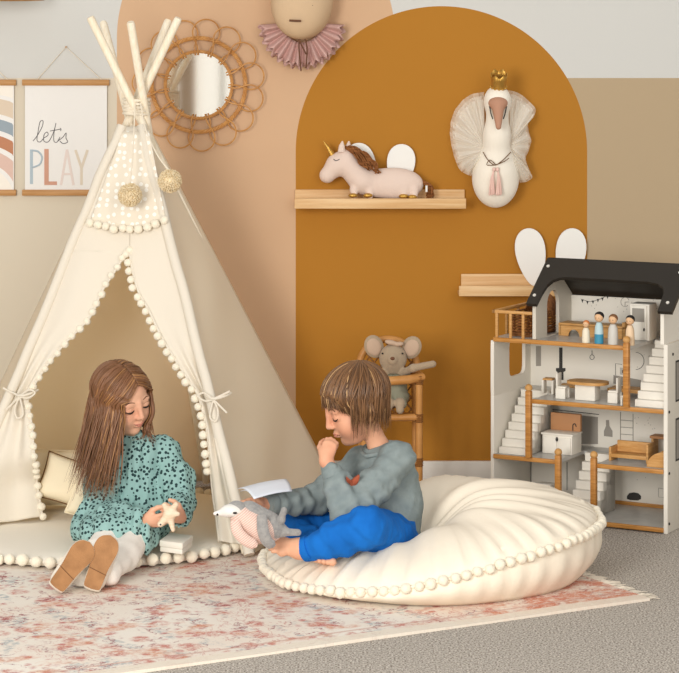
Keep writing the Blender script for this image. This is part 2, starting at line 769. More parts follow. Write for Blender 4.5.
# glowing window added behind the camera to brighten the mirror's reflection
m = mat('window_glow', '#ffffff', 0.5)
bsdf = m.node_tree.nodes['Principled BSDF']
bsdf.inputs['Emission Color'].default_value = (0.93, 0.90, 0.82, 1)
bsdf.inputs['Emission Strength'].default_value = 0.62
mb = MB().box((-2.2, -9.69, 0.5), (0.2, -9.67, 2.3))
win = mb.build('added_window_1', m, None, local=True, kind='structure')
mb = MB()
for lo, hi in (((-2.26, -9.7, 0.44), (-2.2, -9.64, 2.36)), ((0.2, -9.7, 0.44), (0.26, -9.64, 2.36)), ((-2.26, -9.7, 0.44), (0.26, -9.64, 0.5)), ((-2.26, -9.7, 2.3), (0.26, -9.64, 2.36)), ((-0.93, -9.7, 0.5), (-0.89, -9.65, 2.3))):
    mb.box(lo, hi, 0.005)
mb.build('added_window_frame', M['trim'], win, local=True)
# ================================================================== tent with its mat and cushions
M['canvas'] = mat('canvas', '#f0e8d9', 0.85, bump=0.12, bscale=420, transl=0.22, tcol='#fbeed2', spec=0.1)
M['canvas_side_bright'] = mat('canvas_side_bright', '#f8efdd', 0.85, bump=0.1, bscale=420, transl=0.42, tcol='#fff1d4', spec=0.1)  # same canvas, colour and translucency lifted to offset shade on the side
M['canvas_back_bright'] = mat('canvas_back_bright', '#fdf1da', 0.9, bump=0.1, bscale=420, transl=0.68, tcol='#fff6e2', spec=0.05)  # same canvas again, lightened and made more translucent to brighten the inside
M['pole_wood'] = mat('pole_wood', '#f1e6d1', 0.5, col2='#e9d9bd', vscale=4, stretch=(30, 30, 3))
M['cotton'] = mat('cotton_white', '#efe5d0', 0.95, bump=0.5, bscale=260, sheen=0.4, spec=0.05)
M['rope'] = mat('rope', '#eee2cd', 0.9, bump=0.6, bscale=500, spec=0.1)
M['yarn'] = mat('yarn', '#ecdcbd', 0.95, col2='#d8c298', vscale=160, spec=0.05)
M['mat_cloth'] = mat('mat_cloth', '#f3ebdc', 0.9, bump=0.15, bscale=60, spec=0.1)
M['cushion_cloth'] = mat('cushion_cloth', '#f3e7d3', 0.8, bump=0.18, bscale=45, spec=0.15)
M['pillow_cloth'] = mat('pillow_cloth', '#f0e2c4', 0.9, bump=0.2, bscale=70, spec=0.1)
M['dark_cord'] = mat('dark_cord', '#6d4c2a', 0.8)

FR, FL = V(-0.265, -1.313, 0.021), V(-1.207, -1.043, 0.021)
RR, BB, LL = V(0.012, -0.45, 0.021), V(-0.455, -0.12, 0.021), V(-1.34, -0.32, 0.021)
APEX = P(136.5, 107, -0.69)
tent = thing('teepee_tent', (-0.65, -0.69, 0.0), 'white canvas play teepee with pom-pom trimmed opening and wooden poles', 'tent')

tips = [(FR, P(103, 22, -0.5)), (FL, P(168.5, 20, -0.58)), (RR, P(90, 17, -0.78)), (BB, P(130.5, 22, -0.83)), (LL, P(178.5, 18, -0.76))]
for b0, t0 in tips:
    b0 = b0 + unit(V(APEX[0], APEX[1], 0) - V(b0[0], b0[1], 0)) * (0.055 if b0[0] > -0.1 else 0.03)
    MB().tube([b0, b0 + (t0 - b0) * 0.5, t0 - (t0 - b0) * 0.004, t0], [0.0135, 0.0135, 0.0130, 0.0105], 14).build('pole', M['pole_wood'], tent)
# rope wound round the crossing
R_ = random.Random(3)
mb = MB()
ring = []
for i in range(260):
    a = i / 260 * 9 * 2 * PI
    ring.append(APEX + V(0.043 * math.cos(a), 0.041 * math.sin(a), -0.026 + 0.052 * i / 260 + 0.006 * math.sin(a * 0.5 + 1)))
mb.tube(ring, 0.0042, 6)
mb.build('rope_lashing', M['rope'], tent)

# fabric
RINGZ = CAMZ - (126 - HY) * (-0.69 - CAMY) / FPX


def corner(b):
    d = unit(V(b[0] - APEX[0], b[1] - APEX[1], 0))
    return V(APEX[0] - 0.006, APEX[1], RINGZ) + d * 0.046


CO = {n: corner(b) for n, b in (('FR', FR), ('FL', FL), ('RR', RR), ('BB', BB), ('LL', LL))}
BA = dict(FR=FR, FL=FL, RR=RR, BB=BB, LL=LL)
FN = unit(np.cross(FR - FL, CO['FL'] + CO['FR'] - FL - FR))
if FN[1] > 0:
    FN = -FN
FP = FL


def front(px, py, off=0.0):
    """image point on the plane of the front panel"""
    c = V(0, CAMY, CAMZ)
    r = P(px, py, 0) - c
    t = np.dot(FP + FN * off - c, FN) / np.dot(r, FN)
    return c + r * t


def edge(n, t):
    return CO[n] + (BA[n] - CO[n]) * t


def edge_at_py(n, py):
    lo, hi = 0.0, 1.0
    for _ in range(40):
        m = (lo + hi) / 2
        q = edge(n, m)
        y = HY + (CAMZ - q[2]) * FPX / (q[1] - CAMY)
        if y < py:
            lo = m
        else:
            hi = m
    return edge(n, (lo + hi) / 2)


def wall_panel(a, b, m, name, seed, amp=0.012, tmax=1.0):
    nu, nv = 30, 26
    w = wob(amp, 7, seed)
    nrm = unit(np.cross(BA[b] - BA[a], CO[a] - BA[a]))
    G = np.zeros((nu, nv, 3))
    for i in range(nu):
        t = i / (nu - 1) * tmax
        A, B = edge(a, t), edge(b, t)
        for j in range(nv):
            s = j / (nv - 1)
            q = A + (B - A) * s
            G[i, j] = q + nrm * (w(q[None])[0] * math.sin(PI * s) * min(1, 3 * t))
    MB().grid(G).build(name, m, tent, solid=0.002)


wall_panel('FR', 'RR', M['canvas_side_bright'], 'side_panel', 1)
wall_panel('RR', 'BB', M['canvas_back_bright'], 'back_panel', 2)
wall_panel('BB', 'LL', M['canvas_back_bright'], 'back_panel', 3)
wall_panel('LL', 'FL', M['canvas_side_bright'], 'side_panel', 4)
for n in ('FR', 'FL'):
    mb = MB()
    L = [edge(n, t) + (0 if n == 'RR' else 1) * FN * 0.004 for t in np.linspace(0.0, 1.0, 24)]
    ww = wob(0.004, 14, 9)
    L = [q + ww(q[None])[0] * V(1, 0, 0) for q in L]
    mb.tube(L, 0.017 if n != 'RR' else 0.006, 10)
    mb.build('pole_sleeve', M['canvas'] if n != 'RR' else M['canvas_side_bright'], tent)

# two flaps drawn aside; inner edges follow the trim
right_in = [(136, 127), (133, 190), (130, 246), (137, 286), (150, 312), (161, 335), (174.5, 358), (190, 382), (199, 397)]
left_in = [(136, 127), (133, 190), (130, 246), (126, 254), (113, 275), (101.6, 293), (90.6, 317), (66, 343), (48, 365), (33, 388), (28, 399)]
right_low = [(207, 428, None), (210, 455, None), (213, 490, -1.14), (217, 520, -1.21), (219.5, 541, -1.27)]
left_low = [(32, 425, None), (34.5, 455, None), (37, 480, -0.95), (40, 500, -0.95), (43, 517, -0.95)]


def flap(edge_name, inner, low, name, seed):
    pts = [front(*q) for q in inner]
    for px, py, Y in low:
        pts.append(front(px, py) if Y is None else P(px, py, Y))
    inn = smooth_path(pts, 84)
    pys = HY + (CAMZ - inn[:, 2]) * FPX / (inn[:, 1] - CAMY)
    nv = 28
    G = np.zeros((len(inn), nv, 3))
    w = wob(0.013, 13, seed, (1, 1, 0.6))
    tie = inner[-1][1]
    for i, q in enumerate(inn):
        o = edge(edge_name, 0.995) if i == len(inn) - 1 else edge_at_py(edge_name, min(pys[i], 562 if edge_name == 'FR' else 541))
        g = math.exp(-((pys[i] - tie) / 45.0) ** 2)
        lowf = max(0, min(1, (pys[i] - tie) / 60.0))
        if pys[i] > tie:                       # the hem runs down to the floor on the pole side
            f = (pys[i] - tie) / (pys[-1] - tie)
            t0 = np.linalg.norm(edge_at_py(edge_name, tie) - CO[edge_name]) / np.linalg.norm(BA[edge_name] - CO[edge_name])
            o = edge(edge_name, t0 + (0.98 - t0) * f)
        for j in range(nv):
            s = j / (nv - 1)
            p = q + (o - q) * s
            fold = 0.011 * g * math.sin(s * 4.5 * PI) + 0.013 * lowf * math.sin(s * 3.2 * PI + 0.8) * (1 - 0.5 * s)
            p = p + FN * (0.004 + min(1, i / 14) * (fold + w(p[None])[0]) * math.sin(PI * min(1, s * 1.0)) ** 0.5)
            G[i, j] = p
    MB().grid(G).build(name, M['canvas'], tent, solid=0.002)
    return inn[pys > 247]


trim_r = flap('FR', right_in, right_low, 'front_flap', 6)
trim_l = flap('FL', left_in, left_low, 'front_flap', 7)
# inner hem bands
for tr in (trim_r, trim_l):
    MB().tube(tr + FN * 0.004, 0.0045, 6).build('hem', M['canvas'], tent)


def pom_mesh(r, seed):
    rs = np.random.RandomState(seed)
    mb = MB().ell((0, 0, 0), r, nu=14, nv=9)
    v = np.vstack(mb.v)
    v *= 1 + 0.05 * np.sin(v @ rs.normal(size=3) * 6 / r)[:, None] + 0.03 * rs.rand(len(v), 1)
    mb.v = [v]
    return mb


POM = [None]


def pompoms(pts, r, parent, name='pompom', m=None, off=V(0, 0, 0), seed=0):
    rs = np.random.RandomState(seed)
    root = wloc(parent)
    for q in pts:
        q = np.asarray(q) + off + rs.normal(size=3) * 0.0015
        if POM[0] is None:
            POM[0] = pom_mesh(0.0125, 1).build(name, M['cotton'], parent, local=True)
            o = POM[0]
        else:
            o = POM[0].copy()
            COL.objects.link(o)
            o.parent = parent
            o.name = name
        o.location = tuple(q - root)
        s = r / 0.0125 * rs.uniform(0.93, 1.08)
        o.scale = (s, s, s * rs.uniform(0.92, 1.05))
        o.rotation_euler = tuple(rs.rand(3) * 6)


side = unit(np.cross(FN, V(0, 0, 1)))
pompoms(resample(trim_r[: int(len(trim_r) * 0.78)], 0.0305), 0.0128, tent, off=FN * 0.008 - side * 0.012 * np.sign(-side[0]) * -1, seed=2)
pompoms(resample(trim_l, 0.033), 0.0122, tent, off=FN * 0.004, seed=3)

# dotted lace yoke with its row of pompoms
m = mat('lace', '#e9dfcd', 0.9, spec=0.1)
k = NT(m)
x, y, z = k.sep(k.tex('Object'))
cmb = k.nt.nodes.new('ShaderNodeCombineXYZ')
k.nt.links.new(x, cmb.inputs[0])
k.nt.links.new(z, cmb.inputs[1])
vd = k.voro(cmb.outputs[0], 40, 0.5, '2D').outputs['Distance']
k.base(k.mix(k.math('LESS_THAN', vd, 0.25), lin('#e2d7c4'), lin('#f4f0e6')))
M['lace'] = m
low_edge = smooth_path([front(90, 221, 0.016), front(105, 225, 0.018), front(130, 228, 0.02), (front(150, 225, 0.018)), front(166, 219, 0.016)], 40)
nu = 16
G = np.zeros((nu, len(low_edge), 3))
tl, tr_ = front(123, 131, 0.014), front(149, 131, 0.014)
for j, q in enumerate(low_edge):
    a = tl + (tr_ - tl) * j / (len(low_edge) - 1)
    for i in range(nu):
        G[i, j] = a + (q - a) * i / (nu - 1) + FN * 0.004 * math.sin(j * 0.5) * (i / nu)
yoke = MB().grid(G).build('lace_yoke', M['lace'], tent, solid=0.002)
pompoms(resample(low_edge[1:-1], 0.0275), 0.0138, tent, off=FN * 0.008 + V(0, 0, -0.006), seed=4)


# ties with a bow
def bow(px, py, dirx, name='tie'):
    c = front(px, py, 0.028)
    q = lambda dx, dy, o=0.03: front(px + dx, py + dy, o)
    mb = MB()
    r = 0.0032
    mb.tube(smooth_path([q(0, 0), q(-9 * dirx, -6), q(-15 * dirx, -3), q(-8 * dirx, 2), q(0, 1)], 24), r, 6)
    mb.tube(smooth_path([q(0, 0), q(5 * dirx, 12), q(3 * dirx, 22), q(-3 * dirx, 18), q(0, 2)], 24), r, 6)
    mb.tube(smooth_path([q(0, 0), q(9 * dirx, -4), q(17 * dirx, -8)], 14), r, 6)
    mb.tube(smooth_path([q(0, 0), q(8 * dirx, 8), q(14 * dirx, 14)], 14), r, 6)
    mb.tube(smooth_path([q(-8, -4, 0.02), q(0, 0, 0.034), q(12, -3, 0.024), q(18, -6, 0.0)], 14), r * 1.2, 6)
    mb.ell(c, 0.007)
    mb.build(name, M['canvas'], tent)


bow(213, 399, 1)
bow(20, 396, -1)


# yarn pompoms hanging from the lashing
def yarn_ball(px, py, Y, label, hang, rs):
    c = P(px, py, Y)
    t = thing('yarn_pompom', c - V(0, 0, 0.04), label, 'pompom', 'yarn pompoms hung from the tent poles')
    mb = MB()
    mb.ell(c, 0.031, nu=18, nv=12)
    for i in range(620):
        d = unit(rs.normal(size=3))
        e = c + d * rs.uniform(0.036, 0.0395)
        mb.tube([c + d * 0.026, e], [0.0018, 0.0023], 5)
    mb.build('yarn_ball', M['yarn'], t)
    mb = MB()
    mb.tube(smooth_path([np.asarray(h) for h in hang] + [c + V(0, 0, 0.03)], 20), 0.0023, 6)
    mb.build('cord', M['rope'], t)


rs = np.random.RandomState(5)
yarn_ball(130, 195, -0.915, 'large cream yarn pompom hanging in front of the dotted lace yoke', [APEX + V(0.0, -0.055, 0.01), P(133, 150, -0.84)], rs)
yarn_ball(170, 181, -0.91, 'cream yarn pompom dangling beside the right slope of the teepee', [APEX + V(0.018, -0.055, 0.012), P(146, 130, -0.80), P(158, 156, -0.885)], rs)

# ------------------------------------------------------------------ quilted mat
MC, MR = V(-0.765, -0.9, 0.0105), 0.565


def mat_r(a):
    d = (a - math.radians(188) + PI) % (2 * PI) - PI
    return MR * (1 + 0.012 * math.sin(5 * a + 1)) * (1 - 0.42 * math.exp(-(d / 0.5) ** 2))


mt = thing('play_mat', MC, 'round white padded mat edged with pompoms inside the teepee', 'mat')
mb = MB()
nt_, prof = 96, [(0.0, 0.036), (0.3, 0.037), (0.6, 0.036), (0.85, 0.035), (0.95, 0.031), (0.99, 0.024), (1.0, 0.016), (0.985, 0.006), (0.95, 0.001), (0.0, 0.0)]
ww = wob(0.006, 9, 21)
G = np.zeros((len(prof), nt_, 3))
for i, (r, z) in enumerate(prof):
    for j in range(nt_):
        a = 2 * PI * j / nt_
        rr = mat_r(a) * r
        q = MC + V(rr * math.cos(a), rr * math.sin(a), z)
        if 0 < i < 5 or i == 0:
            q[2] += ww(q[None])[0] * (0.8 if i else 0.0)
        G[i, j] = q
mb.grid(G, closed_v=True)
mb.build('padding', M['mat_cloth'], mt)
pts = []
for j in range(84):
    a = 2 * PI * j / 84
    rr = mat_r(a) + 0.011
    pts.append(MC + V(rr * math.cos(a), rr * math.sin(a), 0.0225))
pompoms(pts, 0.0172, mt, seed=8)


# ------------------------------------------------------------------ scatter cushions in the tent
def pillow(c, size, R, label, group, zbump=0.06, seed=0, piping=True):
    t = thing('throw_pillow', V(c[0], c[1], c[2] - size[1] / 2), label, 'cushion', group)
    a, b = size
    n = 26
    u = np.linspace(-1, 1, n)
    w = wob(0.006, 22, seed)
    mb = MB()
    for sgn in (1, -1):
        G = np.zeros((n, n, 3))
        for i in range(n):
            for j in range(n):
                x, y = u[i], u[j]
                pin = 1 - 0.10 * (x * x) * (1 - y * y) - 0.10 * y * y * (1 - x * x) * 0
                e = max(0, (1 - x ** 4)) ** 0.5 * max(0, (1 - y ** 4)) ** 0.5
                q = V(a / 2 * x * (1 - 0.07 * (1 - y * y) * abs(x)), sgn * zbump * e, b / 2 * y * (1 - 0.07 * (1 - x * x) * abs(y)))
                q[1] += sgn * w(q[None])[0] * e
                G[i, j] = np.asarray(R) @ q + c
        mb.grid(G)
    mb.build('cover', M['pillow_cloth'], t)
    if piping:
        ed = []
        for x, y in [(s, -1) for s in u] + [(1, s) for s in u[1:]] + [(s, 1) for s in u[::-1][1:]] + [(-1, s) for s in u[::-1][1:-1]]:
            ed.append(np.asarray(R) @ V(a / 2 * x * (1 - 0.07 * (1 - y * y) * abs(x)), 0, b / 2 * y * (1 - 0.07 * (1 - x * x) * abs(y))) + c)
        MB().tube(ed, 0.003, 6, closed=True).build('piping', M['dark_cord'] if piping == 2 else M['pillow_cloth'], t)


def rot(ax, ay, az):
    from mathutils import Euler
    return np.array(Euler((ax, ay, az)).to_matrix())


pillow(P(65, 478, -0.76), (0.29, 0.185), rot(-0.3, 0.04, 0.1), 'plain cream pillow lying at the back left inside the teepee', None, 0.062, 1, 1)
pillow(P(70, 482, -0.91), (0.19, 0.145), rot(-0.3, 0.28, -0.1), 'small textured cream pillow with dark cord edge, leaning on the plain pillow', None, 0.045, 2, 2)
pillow(P(92, 497, -1.04), (0.13, 0.14), rot(-0.15, 0.35, 0.15), 'cream pillow tucked behind the back of the girl in the dotted dress', None, 0.035, 3, 1)
# ================================================================== things on the wall
M['rattan'] = mat('rattan', '#cf9858', 0.45, col2='#b87f45', vscale=40)
M['mirror_glass'] = mat('mirror_glass', '#f2f0ea', 0.04, metal=1.0)
M['pale_wood'] = mat('pale_wood', '#e3bf8e', 0.5, col2='#d2a670', vscale=3, stretch=(1.5, 14, 30), bump=0.05, bscale=40)
M['bar_wood'] = mat('bar_wood', '#c3925c', 0.5, col2='#b07f4a', vscale=6, stretch=(1, 20, 20))
M['paper'] = mat('paper', '#e9e6e1', 0.7, spec=0.2)
M['ink_dark'] = mat('ink_dark', '#565456', 0.8)
M['white_board'] = mat('white_board', '#eceae4', 0.5)
for nme, h in (('ink_blue', '#aebcc4'), ('ink_rust', '#cb9a84'), ('ink_blush', '#e2d3cb'), ('ink_sand', '#d9ccb9'),
               ('band_cream', '#efe8dc'), ('band_beige', '#d8c6b0'), ('band_slate', '#97a3ab'), ('band_rust', '#bb8262'), ('band_pink', '#d8b9ab')):
    M[nme] = mat(nme, h, 0.8)

# ------------------------------------------------------------------ flower mirror
mc = P(198.5, 85, -0.03)
mir = thing('rattan_mirror', mc - V(0, 0, 0.24), 'round mirror in a flower shaped rattan frame of looped petals', 'mirror')
MB().lathe([(0.0, 0.0), (0.118, 0.0), (0.118, 0.006), (0.0, 0.006)], mc + V(0, 0.02, 0), 48, axis=(0, -1, 0)).build('mirror_glass', M['mirror_glass'], mir, angle=30)


def circ(c, r, n=60, y=0.0, wv=0.0, kw=0, ph=0):
    a = np.arange(n) * 2 * PI / n
    rr = r + wv * np.sin(kw * a + ph)
    return np.stack([c[0] + rr * np.cos(a), np.full(n, c[1] + y) + 0.6 * wv * np.cos(kw * a + ph), c[2] + rr * np.sin(a)], 1)


mb = MB()
for ph in (0, 2.1, 4.2):
    mb.tube(circ(mc, 0.119, 120, 0.004, 0.0035, 22, ph), 0.0032, 6, closed=True)
mb.build('inner_ring', M['rattan'], mir)
mb = MB()
for ph in (0, 2.1, 4.2):
    mb.tube(circ(mc, 0.167, 140, 0.006, 0.0045, 24, ph), 0.004, 6, closed=True)
mb.build('outer_ring', M['rattan'], mir)
NP = 15
for i in range(NP):
    th = 2 * PI * (i + 0.4) / NP
    dl = 2 * PI / NP
    pts = []
    rc0, rad = 0.188, 0.0475
    leg0 = 0.40 * dl
    loop = [(0.106, -leg0), (0.135, -leg0 * 1.02)]
    for a in np.linspace(-PI * 0.70, PI * 0.70, 11):
        X_, Y_ = rc0 + rad * math.cos(a), rad * math.sin(a)
        loop.append((math.hypot(X_, Y_), math.atan2(Y_, X_)))
    loop += [(0.135, leg0 * 1.02), (0.106, leg0)]
    for r, da in loop:
        pts.append((mc[0] + r * math.cos(th + da), mc[1] - 0.004 - 0.05 * da, mc[2] + r * math.sin(th + da)))
    MB().tube(smooth_path(pts, 48), 0.0027, 6).build('petal', M['rattan'], mir)


# ------------------------------------------------------------------ the two hanging prints
def plate(mb, pts_px, Y, th, mi=0):
    """flat printed shape given in image points on the plane Y"""
    o = [P(a, b, Y) for a, b in pts_px]
    return mb.prism(o, (0, -th, 0), mi)


def stroke(pts_px, Y, r):
    return MB().tube(smooth_path([P(a, b, Y) for a, b in pts_px], 60), r, 6)


def print_frame(x0, x1, y0, y1, label, cords):
    a, b = P(x0, y0, -0.012), P(x1, y1, -0.012)
    t = thing('hanging_print', V((a[0] + b[0]) / 2, -0.012, b[2]), label, 'picture', 'prints on wooden hanger bars')
    mb = MB()
    mb.prism([P(x0 + 2.5, y0 + 2, -0.011), P(x1 - 2.5, y0 + 2, -0.011), P(x1 - 2.5, y1 - 2, -0.011), P(x0 + 2.5, y1 - 2, -0.011)], (0, -0.0012, 0))
    sheet = mb.build('paper_sheet', M['paper'], t, smooth=False)
    for ya, yb in ((y0, y0 + 6), (y1 - 6, y1)):
        p, q = P(x0, yb, -0.006), P(x1, ya, -0.006)
        MB().box((p[0], -0.02, p[2]), (q[0], -0.004, q[2]), 0.002).build('hanger_bar', M['bar_wood'], t)
    MB().tube([P(a, b, -0.010) for a, b in cords], 0.0016, 6).build('cord', M['rope'], t)
    MB().cyl(P(cords[1][0], cords[1][1], 0.0), P(cords[1][0], cords[1][1], -0.016), 0.003).build('nail', M['bar_wood'], t)
    return t, sheet


t, sheet = print_frame(22.5, 109.5, 79.5, 195.5, 'white print reading "let\'s PLAY" on wooden hanger bars', [(36, 81), (66, 47), (103, 81)])
YP = -0.0124
# handwriting
let = [[(33, 141), (37, 136), (42, 127), (43, 121), (40, 122), (38, 132), (37, 140), (40, 142), (44, 138)],
       [(44, 138), (48, 135), (47, 132), (44, 135), (44, 141), (48, 142), (51, 138)],
       [(51, 138), (54, 131), (56, 123), (54, 133), (54, 141), (57, 142), (60, 137)], [(50, 131), (56, 130), (61, 129)],
       [(60.5, 131), (61, 129.5), (60.5, 128)], [(58, 141), (63, 137), (66, 133), (66, 138), (67.5, 142), (63, 143.5), (60, 141)]]
mb = MB()
for s in let:
    mb.tube(smooth_path([P(a, b, YP) for a, b in s], 50), 0.0013, 5)
mb.build('handwriting', M['ink_dark'], sheet)


TK = [0]


def thick(mb, x0, y0, x1, y1, w):
    TK[0] += 1
    d = unit(V(x1 - x0, y1 - y0, 0))
    n = V(-d[1], d[0], 0) * w / 2
    plate(mb, [(x0 + n[0], y0 + n[1]), (x1 + n[0], y1 + n[1]), (x1 - n[0], y1 - n[1]), (x0 - n[0], y0 - n[1])], YP + 0.0004 - 0.0003 * (TK[0] % 3), 0.001)


mb = MB()
thick(mb, 31.5, 149.5, 31.5, 184, 3)
mb.tube(smooth_path([P(a, b, YP) for a, b in [(32, 150.5), (38, 151.5), (42, 157), (40, 164), (34, 167), (32, 167)]], 40), 0.0036, 6)
mb.build('letter', M['ink_blue'], sheet)
mb = MB()
thick(mb, 46.5, 149, 46.5, 185, 4.4)
thick(mb, 44.5, 183.2, 57, 183.2, 3.6)
mb.build('letter', M['ink_rust'], sheet)
mb = MB()
thick(mb, 61, 185, 67, 149.5, 2.4)
thick(mb, 67, 149.5, 73.5, 185, 2.4)
thick(mb, 62.5, 174, 71.5, 174, 2.2)
mb.build('letter', M['ink_blush'], sheet)
mb = MB()
thick(mb, 75.5, 150, 81.5, 168, 2.6)
thick(mb, 87.5, 150, 81.5, 168, 2.6)
thick(mb, 81.5, 167, 81.5, 185, 2.6)
mb.build('letter', M['ink_sand'], sheet)

t, sheet = print_frame(-70, 16.5, 79.5, 195.5, 'rainbow print on wooden hanger bars at the edge of the wall', [(-56, 81), (-27, 47), (9, 81)])
for r0, r1, mname in ((107, 118, 'band_cream'), (88, 103, 'band_beige'), (72, 83, 'band_slate'), (56, 67, 'band_rust'), (38, 51, 'band_pink'), (24, 34, 'band_cream')):
    cx, cy = -20.0, 200.0
    mb = MB()
    clip = lambda p: (max(-66.5, min(13.2, p[0])), min(190.5, p[1]))
    pts = [clip((cx + r0 * math.cos(q), cy - r0 * math.sin(q))) for q in np.linspace(0, PI, 60)]
    pto = [clip((cx + r1 * math.cos(q), cy - r1 * math.sin(q))) for q in np.linspace(0, PI, 60)]
    for i in range(59):
        quad = [pts[i], pts[i + 1], pto[i + 1], pto[i]]
        ar = abs(sum(quad[j][0] * quad[(j + 1) % 4][1] - quad[(j + 1) % 4][0] * quad[j][1] for j in range(4))) / 2
        if ar > 0.05:
            plate(mb, quad, YP + 0.0004, 0.001)
    mb.build('rainbow_band', M[mname], sheet, smooth=False)

# ------------------------------------------------------------------ rim of a lampshade at the top left corner
lc = P(-1, 1.2, -0.16)
ls = thing('hanging_lampshade', lc, 'wooden rim of a hanging shade at the very top left corner', 'lampshade')
mb = MB()
rr = 0.155
mb.tube([(lc[0] + rr * math.cos(a), lc[1] + rr * 0.9 * math.sin(a), lc[2] + 0.0105) for a in np.arange(48) * 2 * PI / 48], 0.0075, 8, closed=True)
mb.build('rim', M['bar_wood'], ls)
MB().lathe([(0.15, 0.012), (0.13, 0.09), (0.05, 0.15), (0.0, 0.152)], lc, 32).build('shade', M['white_board'], ls, solid=0.003)
MB().cyl(lc + V(0, 0, 0.15), lc + V(0, 0, 1.5), 0.003).build('cord', M['rope'], ls)


# ------------------------------------------------------------------ ledges with white ears
def oval(c, a, b, tilt, th, n=36, egg=0.0):
    pts = []
    for i in range(n):
        q = 2 * PI * i / n
        x, z = a * math.cos(q) * (1 + egg * math.sin(q)), b * math.sin(q)
        pts.append((c[0] + x * math.cos(tilt) - z * math.sin(tilt), c[1], c[2] + x * math.sin(tilt) + z * math.cos(tilt)))
    return MB().prism(pts, (0, -th, 0))


def ledge(x0, x1, ytop, ylip, ybot, label, ears, side_l=0):
    a, b = P(x0, ybot, -0.10), P(x1, ytop, -0.10)
    zt, zl, zb = P(0, ytop, -0.012)[2], P(0, ylip, -0.105)[2], P(0, ybot, -0.105)[2]
    xa, xb = a[0], b[0]
    t = thing('wall_shelf', V((xa + xb) / 2, -0.05, zb), label, 'shelf', 'ledges with two white ears')
    MB().box((xa + side_l, -0.014, zb), (xb, -0.002, zt), 0.002).build('back_board', M['pale_wood'], t)
    MB().box((xa, -0.094, zb), (xb, -0.014, zb + 0.012), 0.001).build('shelf_board', M['pale_wood'], t)
    MB().box((xa, -0.106, zb - 0.001), (xb, -0.094, zl), 0.002).build('front_lip', M['pale_wood'], t)
    for (px, py, rx, ry, tl) in ears:
        oval(P(px, py, -0.015), rx / 280.0, ry / 280.0, tl, 0.008, egg=0.3).build('ear', M['white_board'], t)
    return t, zb + 0.0125


ledge_l, zl_ = ledge(294.5, 466, 189.5, 198.5, 208.5, 'pale wooden wall ledge with the lying unicorn on it', [(362, 163, 14, 21, 0.55), (400.5, 167, 13.5, 23, -0.1)])
ledge_r, zr_ = ledge(459, 590, 274, 286, 296, 'empty pale wooden wall ledge behind the dollhouse roof', [(531, 257, 14.5, 29, 0.13), (570, 257, 14.5, 29, -0.12)], 0.012)

# ------------------------------------------------------------------ plush unicorn lying on the ledge
M['pink_linen'] = mat('pink_linen', '#e3cdbf', 0.95, bump=0.3, bscale=300, sheen=0.2, spec=0.05)
M['gold'] = mat('gold_cloth', '#c79b4c', 0.38, metal=0.8, bump=0.4, bscale=260)
M['mane'] = mat('mane_brown', '#9a6235', 0.8, col2='#74451f', vscale=30, stretch=(1, 1, 6))
UY = -0.06
uc = P(372, 199, UY)
uni = thing('plush_unicorn', uc, 'pale pink plush unicorn with golden horn lying on a wall ledge', 'soft toy')
u = lambda x, y, d=0.0: P(x, y, UY + d)
s = SDF(0.0035)
s.el(u(385, 183), (0.118, 0.036, 0.052), k=0.02).el(u(400, 184), (0.082, 0.037, 0.053), k=0.02)
s.rc(u(362, 180), u(346, 163), 0.045, 0.042, k=0.02)
s.rc(u(345, 160.5), u(337, 164), 0.036, 0.036, k=0.02).rc(u(337, 165), u(327.5, 175), 0.034, 0.028, k=0.015)
for px in (354, 370, 404, 414):
    s.rc(u(px, 190, -0.02), u(px, 196, -0.028), 0.016, 0.011, k=0.01)
zcut = zl_
s.half((0, 0, zcut), (0, 0, -1), (-0.5, -0.3, zcut - 0.1), (0.6, 0.2, zcut), k=0.008)
s.disp = wob(0.0015, 40, 4)
body = s.build('body', M['pink_linen'], uni)
for px, dd in ((341.5, -0.022), (348, 0.014)):
    MB().tube([u(px, 152, dd), u(px + 0.3, 146, dd), u(px + 1, 141, dd)], [0.013, 0.0105, 0.002], 10, flat=0.6).build('ear', M['pink_linen'], uni)
MB().tube([u(333, 156), u(328, 147.5), u(323.5, 141)], [0.012, 0.0075, 0.0015], 10).build('horn', M['gold'], uni)
mb = MB()
for i in range(60):
    a = random.random()
    x0, y0 = 343 + 17 * a, 146 + 9 * a
    dd = random.uniform(-0.03, 0.01)
    mb.tube(smooth_path([u(x0, y0, dd * 0.5), u(x0 + random.uniform(4, 9), y0 + random.uniform(-2, 5), dd - 0.006), u(x0 + random.uniform(9, 19), y0 + random.uniform(7, 14), dd - 0.02), u(x0 + random.uniform(14, 22), y0 + random.uniform(14, 20), dd - 0.022)], 12), [0.002 + 0.0016 * (1 - j / 12) for j in range(13)], 5)
mb.build('mane', M['mane'], uni)
mb = MB()
for i in range(40):
    mb.tube(smooth_path([u(420, 182 + random.uniform(-3, 3)), u(428 + random.uniform(0, 4), 186, random.uniform(-0.02, 0.015)), u(426 + random.uniform(0, 8), 197 + random.uniform(-3, 2.5), random.uniform(-0.02, 0.02))], 10), 0.0023, 5)
mb.build('tail', M['mane'], uni)
for px, py in ((353, 195.5), (368, 195.5), (403.5, 196.2), (412.5, 197)):
    MB().ell(u(px, py, -0.036), (0.0165, 0.010, 0.0085)).build('hoof', M['gold'], uni)
MB().tube(smooth_path([u(333.5, 159, -0.0335), u(336, 160.7, -0.0365), u(339.5, 159.2, -0.0372)], 10), 0.0014, 5).build('eyelash', M['ink_dark'], uni)
MB().box(u(425.5, 192, -0.03), u(427.5, 185.5, -0.028), 0.0005).build('label_tag', M['paper'], uni)

